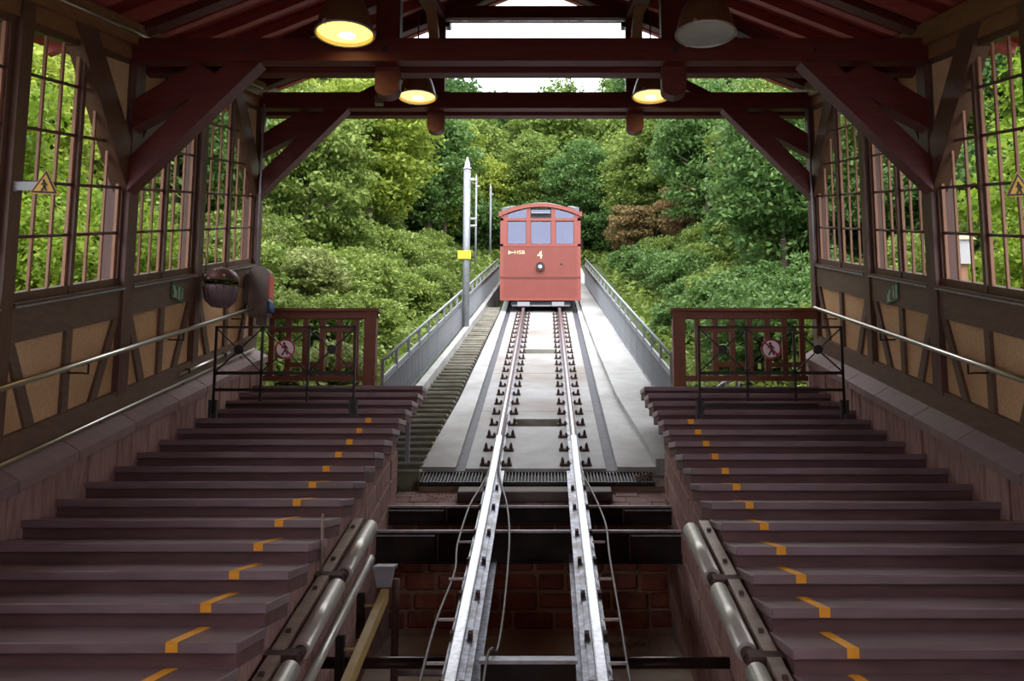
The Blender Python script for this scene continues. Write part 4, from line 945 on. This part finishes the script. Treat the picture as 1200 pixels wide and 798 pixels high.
NAME = {'shrub': 'leafy_shrub', 'deep_shrub': 'dark_shrub', 'pale_shrub': 'pale_shrub', 'red_shrub': 'red_shrub', 'window_shrub': 'bright_bush', 'mid': 'green_tree', 'yellow': 'yellow_green_tree', 'deep': 'dark_tree', 'tall': 'forest_tree', 'tall_light': 'forest_tree'}
LOOK = {'shrub': ('leafy mid-green shrub', 'shrub'), 'deep_shrub': ('dark green leafy shrub', 'shrub'), 'pale_shrub': ('pale yellowish-green shrub', 'shrub'), 'red_shrub': ('reddish-brown shrub', 'shrub'), 'window_shrub': ('bright yellow-green bush', 'bush'),
        'mid': ('leafy mid-green tree', 'tree'), 'yellow': ('yellow-green broadleaf tree', 'tree'), 'deep': ('dense dark green tree', 'tree'), 'tall': ('tall dark forest tree', 'tree'), 'tall_light': ('tall mid-green forest tree', 'tree')}
rt = random.Random(42)
STEMS = []; KEEP = [(-1.90, 22.4), (-3.0, 40), (-2.8, 47), (5.12, 11.6)]
RAD = {'shrub': 1.5, 'deep_shrub': 1.5, 'pale_shrub': 1.5, 'red_shrub': 1.35, 'window_shrub': 1.55, 'mid': 3.1, 'yellow': 2.95, 'deep': 3.1, 'tall': 4.2, 'tall_light': 4.2}
def settle(x, y, r):
    best = None; sx = 1 if x > XC else -1
    for ring in range(0, 13):
        for k in range(1 if ring == 0 else 14):
            a = 6.283 * k / 14; px, py = x + .35 * ring * math.cos(a), y + .35 * ring * math.sin(a)
            if (px - x) * sx < -.01 and y < 50: continue                     # never towards the track
            if py < 15.4 and y >= 15.4 or (y < 15.4 and py < 4.8): continue
            if any(math.hypot(px - a_, py - b_) < r + .35 for a_, b_ in KEEP): continue
            m = min([math.hypot(px - a_, py - b_) / (r + r_) for a_, b_, r_ in STEMS] or [9])
            if m >= .62: return px, py
            if best is None or m > best[0]: best = (m, px, py)
    return best[1:] if best else (x + sx * 2.5, y)
def plant(key, x, y, sc, where, dz=0.0):
    crowns, trunk, cz = KIND[key]; look, cat = LOOK[key]
    rr = RAD[key] * sc; x, y = settle(x, y, rr); STEMS.append((x, y, rr))
    o = root(NAME[key], (x, y, ground(x, y) + dz), look + ' ' + where, cat, look + 's ' + where); f = sc * rt.uniform(.9, 1.12)
    o.scale = (f, f, f * rt.uniform(.9, 1.1)); o.rotation_euler.z = rt.uniform(0, 6.28)
    c = bpy.data.objects.new('crown', rt.choice(crowns)); COL.objects.link(c); c.parent = o; c.location.z = cz; c.rotation_euler.z = rt.uniform(0, 6.28)
    t = bpy.data.objects.new('trunk', trunk); COL.objects.link(t); t.parent = o
# shrubs and bushes close to the fences and railings
for i in range(13):
    plant('pale_shrub' if i % 4 == 1 else 'shrub', -3.6 - rt.uniform(0, 1.9), 15.4 + i * .5, rt.uniform(.7, .95), 'behind the fence beside the ticket validator', -.3)
for i in range(13): plant('pale_shrub' if i % 3 == 0 else 'shrub', -5.6 - rt.uniform(0, 3.4), 15.5 + i * .9, rt.uniform(1.0, 1.45), 'on the bank behind the validator-side fence')
for i in range(16): plant('shrub', -3.55 - rt.uniform(0, .9) + .015 * i, 21.5 + i * 1.05, rt.uniform(.75, 1.0), 'crowding the railing of the service steps', -.35)
for i in range(12):
    plant('shrub' if i % 4 == 0 else 'deep_shrub', 3.5 + rt.uniform(0, 1.9), 15.9 + i * .55, rt.uniform(.65, .95), 'behind the fence beside the rail return', -.3)
for i in range(11): plant('shrub' if i % 4 == 0 else 'deep_shrub', 5.4 + rt.uniform(0, 3.2), 15.8 + i * 1.1, rt.uniform(1.0, 1.4), 'on the bank behind the rail-return fence')
for i in range(16): plant('shrub' if i % 4 == 0 else 'deep_shrub', 3.2 + rt.uniform(0, .8) - .01 * i, 21.0 + i * 1.1, rt.uniform(.75, 1.0), 'crowding the railing of the broad kerb', -.35)
for p in ((3.3, 32.5, .8), (4.1, 36.5, 1.2), (3.2, 40, 1.0)): plant('red_shrub', p[0], p[1], p[2], 'on the bank beside the red car', .5)
# bushes and trees outside the lattice windows
for s, nm in SIDES:
    for i in range(10): plant('window_shrub', XC + s * (6.6 + rt.uniform(-.3, .5)), 5.2 + i * 1.0, rt.uniform(.8, 1.05), 'close outside the lattice windows ' + ('of the planter wall' if s < 0 else 'opposite the planter'), .2)
    for i in range(9): plant('window_shrub', XC + s * (8.6 + rt.uniform(-.4, .8)), 5.5 + i * 1.3, rt.uniform(1.35, 1.7), 'rising tall beyond the windows ' + ('of the planter wall' if s < 0 else 'opposite the planter'), .6)
    for i in range(7): plant('yellow' if i % 2 else 'mid', XC + s * (11.6 + rt.uniform(-.5, 1)), 5 + i * 2.4, 1.2, 'behind the bushes outside the windows ' + ('of the planter wall' if s < 0 else 'opposite the planter'))
# hillside trees
def scatter(n, xr, yr, keys, sc, dmin, seed, where, skip=None):
    g = random.Random(seed); pts = []; tries = 0
    while len(pts) < n and tries < 4000:
        tries += 1; x = g.uniform(*xr); y = g.uniform(*yr)
        if any((x - a) ** 2 + (y - b) ** 2 < dmin * dmin for a, b in pts) or (skip and skip[0] < x < skip[1]): continue
        pts.append((x, y)); plant(g.choice(keys), x, y, g.uniform(*sc), where)
A = ['mid', 'mid', 'deep', 'yellow']; B = ['mid', 'deep', 'deep', 'mid', 'yellow']
scatter(22, (-12, -5.2), (19, 34), A, (.62, .88), 1.7, 1, 'on the lower hillside on the service-steps side')
scatter(22, (-26, -11), (20, 48), A, (1.0, 1.35), 2.9, 2, 'high on the hillside on the service-steps side')
scatter(20, (-11, -4.4), (32, 54), ['yellow', 'deep', 'mid'], (.8, 1.15), 1.9, 3, 'beyond the tall pole on the service-steps side')
scatter(22, (5.0, 12), (19, 34), B, (.62, .88), 1.7, 4, 'on the lower hillside on the broad-kerb side')
scatter(22, (11, 26), (20, 48), B, (1.0, 1.35), 2.9, 5, 'high on the hillside on the broad-kerb side')
scatter(20, (4.6, 11), (33, 54), ['yellow', 'mid', 'deep'], (.8, 1.15), 1.9, 6, 'beyond the reddish shrubs on the broad-kerb side')
scatter(12, (-4.6, 4.8), (50, 60), ['deep', 'deep', 'mid'], (.6, .85), 1.9, 12, 'closing the cutting above the car')
scatter(16, (-11, 8), (60, 68), ['deep', 'deep', 'mid'], (1.30, 1.46), 2.6, 13, 'on the skyline above the car')
scatter(22, (-34, 34), (56, 72), ['tall', 'tall', 'tall_light'], (.75, 1.0), 4.2, 7, 'on the upper slope beside the skyline gap', (-9, 3.6))
scatter(14, (-44, 44), (76, 96), ['tall', 'tall_light'], (.9, 1.1), 6, 8, 'on the far ridge', (-15, 9))
scatter(8, (-40, -22), (40, 60), ['tall', 'tall_light'], (.9, 1.1), 5, 9, 'on the ridge behind the service-steps side')
scatter(8, (22, 40), (40, 60), ['tall', 'tall_light'], (.9, 1.1), 5, 10, 'on the ridge behind the broad-kerb side')
for i, (x, y) in enumerate(((-4.2, 47.5), (-3.2, 49.5), (-1.9, 50.5), (-.6, 49.8), (.8, 50.4), (2.2, 49.6), (3.4, 48.2), (4.3, 46.8), (-4.8, 45))): plant('deep_shrub', x, y, 1.35, 'closing the cutting above the car')
# low leafy undergrowth over the banks
g = np.random.default_rng(5); n = 90000
ux = g.uniform(2.55, 11.4, n) * np.where(g.random(n) < .5, -1, 1); uy = 14.2 + (g.random(n) ** 1.3) * 44
far = g.random(n) < .12; ux = np.where(far, g.uniform(-3.2, 3.0, n), ux); uy = np.where(far, g.uniform(46.5, 60, n), uy)
uz = np.array([ground(a, b) for a, b in zip(ux, uy)]) + g.random(n) ** 2 * .55
ok_ = np.ones(n, bool)
for a_, b_ in KEEP + [(2.80, 15.0), (3.0, 15.0), (2.55, 15.0)]: ok_ &= np.hypot(ux - a_, uy - b_) > .42
ux, uy, uz = ux[ok_], uy[ok_], uz[ok_]; n = len(ux)
P = np.stack([ux, uy, uz + ZO], 1); nrm = g.normal(size=(n, 3)) * .5 + np.array([0, 0, .7]); nrm /= np.linalg.norm(nrm, axis=1)[:, None]
T = np.cross(nrm, g.normal(size=(n, 3))); T /= np.linalg.norm(T, axis=1)[:, None]; Bn = np.cross(nrm, T); sz = (g.random(n) * .12 + .10)[:, None] * (1 + (uy[:, None] - 14) / 60)
q = np.stack([P - T * sz * .5, P + Bn * sz * .3, P + T * sz * .5, P - Bn * sz * .3], 1).reshape(-1, 3)
me = bpy.data.meshes.new('undergrowth'); me.vertices.add(4 * n); me.vertices.foreach_set('co', q.ravel()); me.loops.add(4 * n); me.loops.foreach_set('vertex_index', np.arange(4 * n))
me.polygons.add(n); me.polygons.foreach_set('loop_start', np.arange(0, 4 * n, 4)); me.update(); me.validate(); me.materials.append(MAT['leaf_mid'])
uo = bpy.data.objects.new('undergrowth', me); COL.objects.link(uo); tag(uo, 'low leafy undergrowth covering the banks beside the track', 'undergrowth', kind='stuff')
# dry leaves at the foot of the kerb and on the pit floor
def litter(cx_, cy_, F, n, sx, sy, lab):
    m = MB(); g = random.Random(n)
    for i in range(n):
        x = cx_ + g.gauss(0, sx); y = cy_ + g.gauss(0, sy); z = F(y) + g.uniform(.005, .03); a = g.uniform(0, 6.28); r = g.uniform(.012, .03); t = g.uniform(-.01, .015)
        m.add([(x + r * math.cos(a), y + r * math.sin(a), z + t), (x - r * .5 * math.sin(a), y + r * .5 * math.cos(a), z), (x - r * math.cos(a), y - r * math.sin(a), z + t), (x + r * .5 * math.sin(a), y - r * .5 * math.cos(a), z)], [(0, 1, 2, 3)])
    tag(m.build('dry_leaves', 'litter'), lab, 'leaves', kind='stuff')
litter(1.2, 11.75, lambda y: zr(y) - .182, 160, .07, .09, 'dry brown leaves heaped at the foot of the broad kerb')
litter(-1.3, 11.3, lambda y: zr(y) - .275, 60, .2, .05, 'dry brown leaves scattered on the paving bricks')
litter(.85, 10.6, lambda y: -1.95 + .0633 * (y - 8.6), 120, .16, .1, 'dry brown leaves lying on the pit floor')
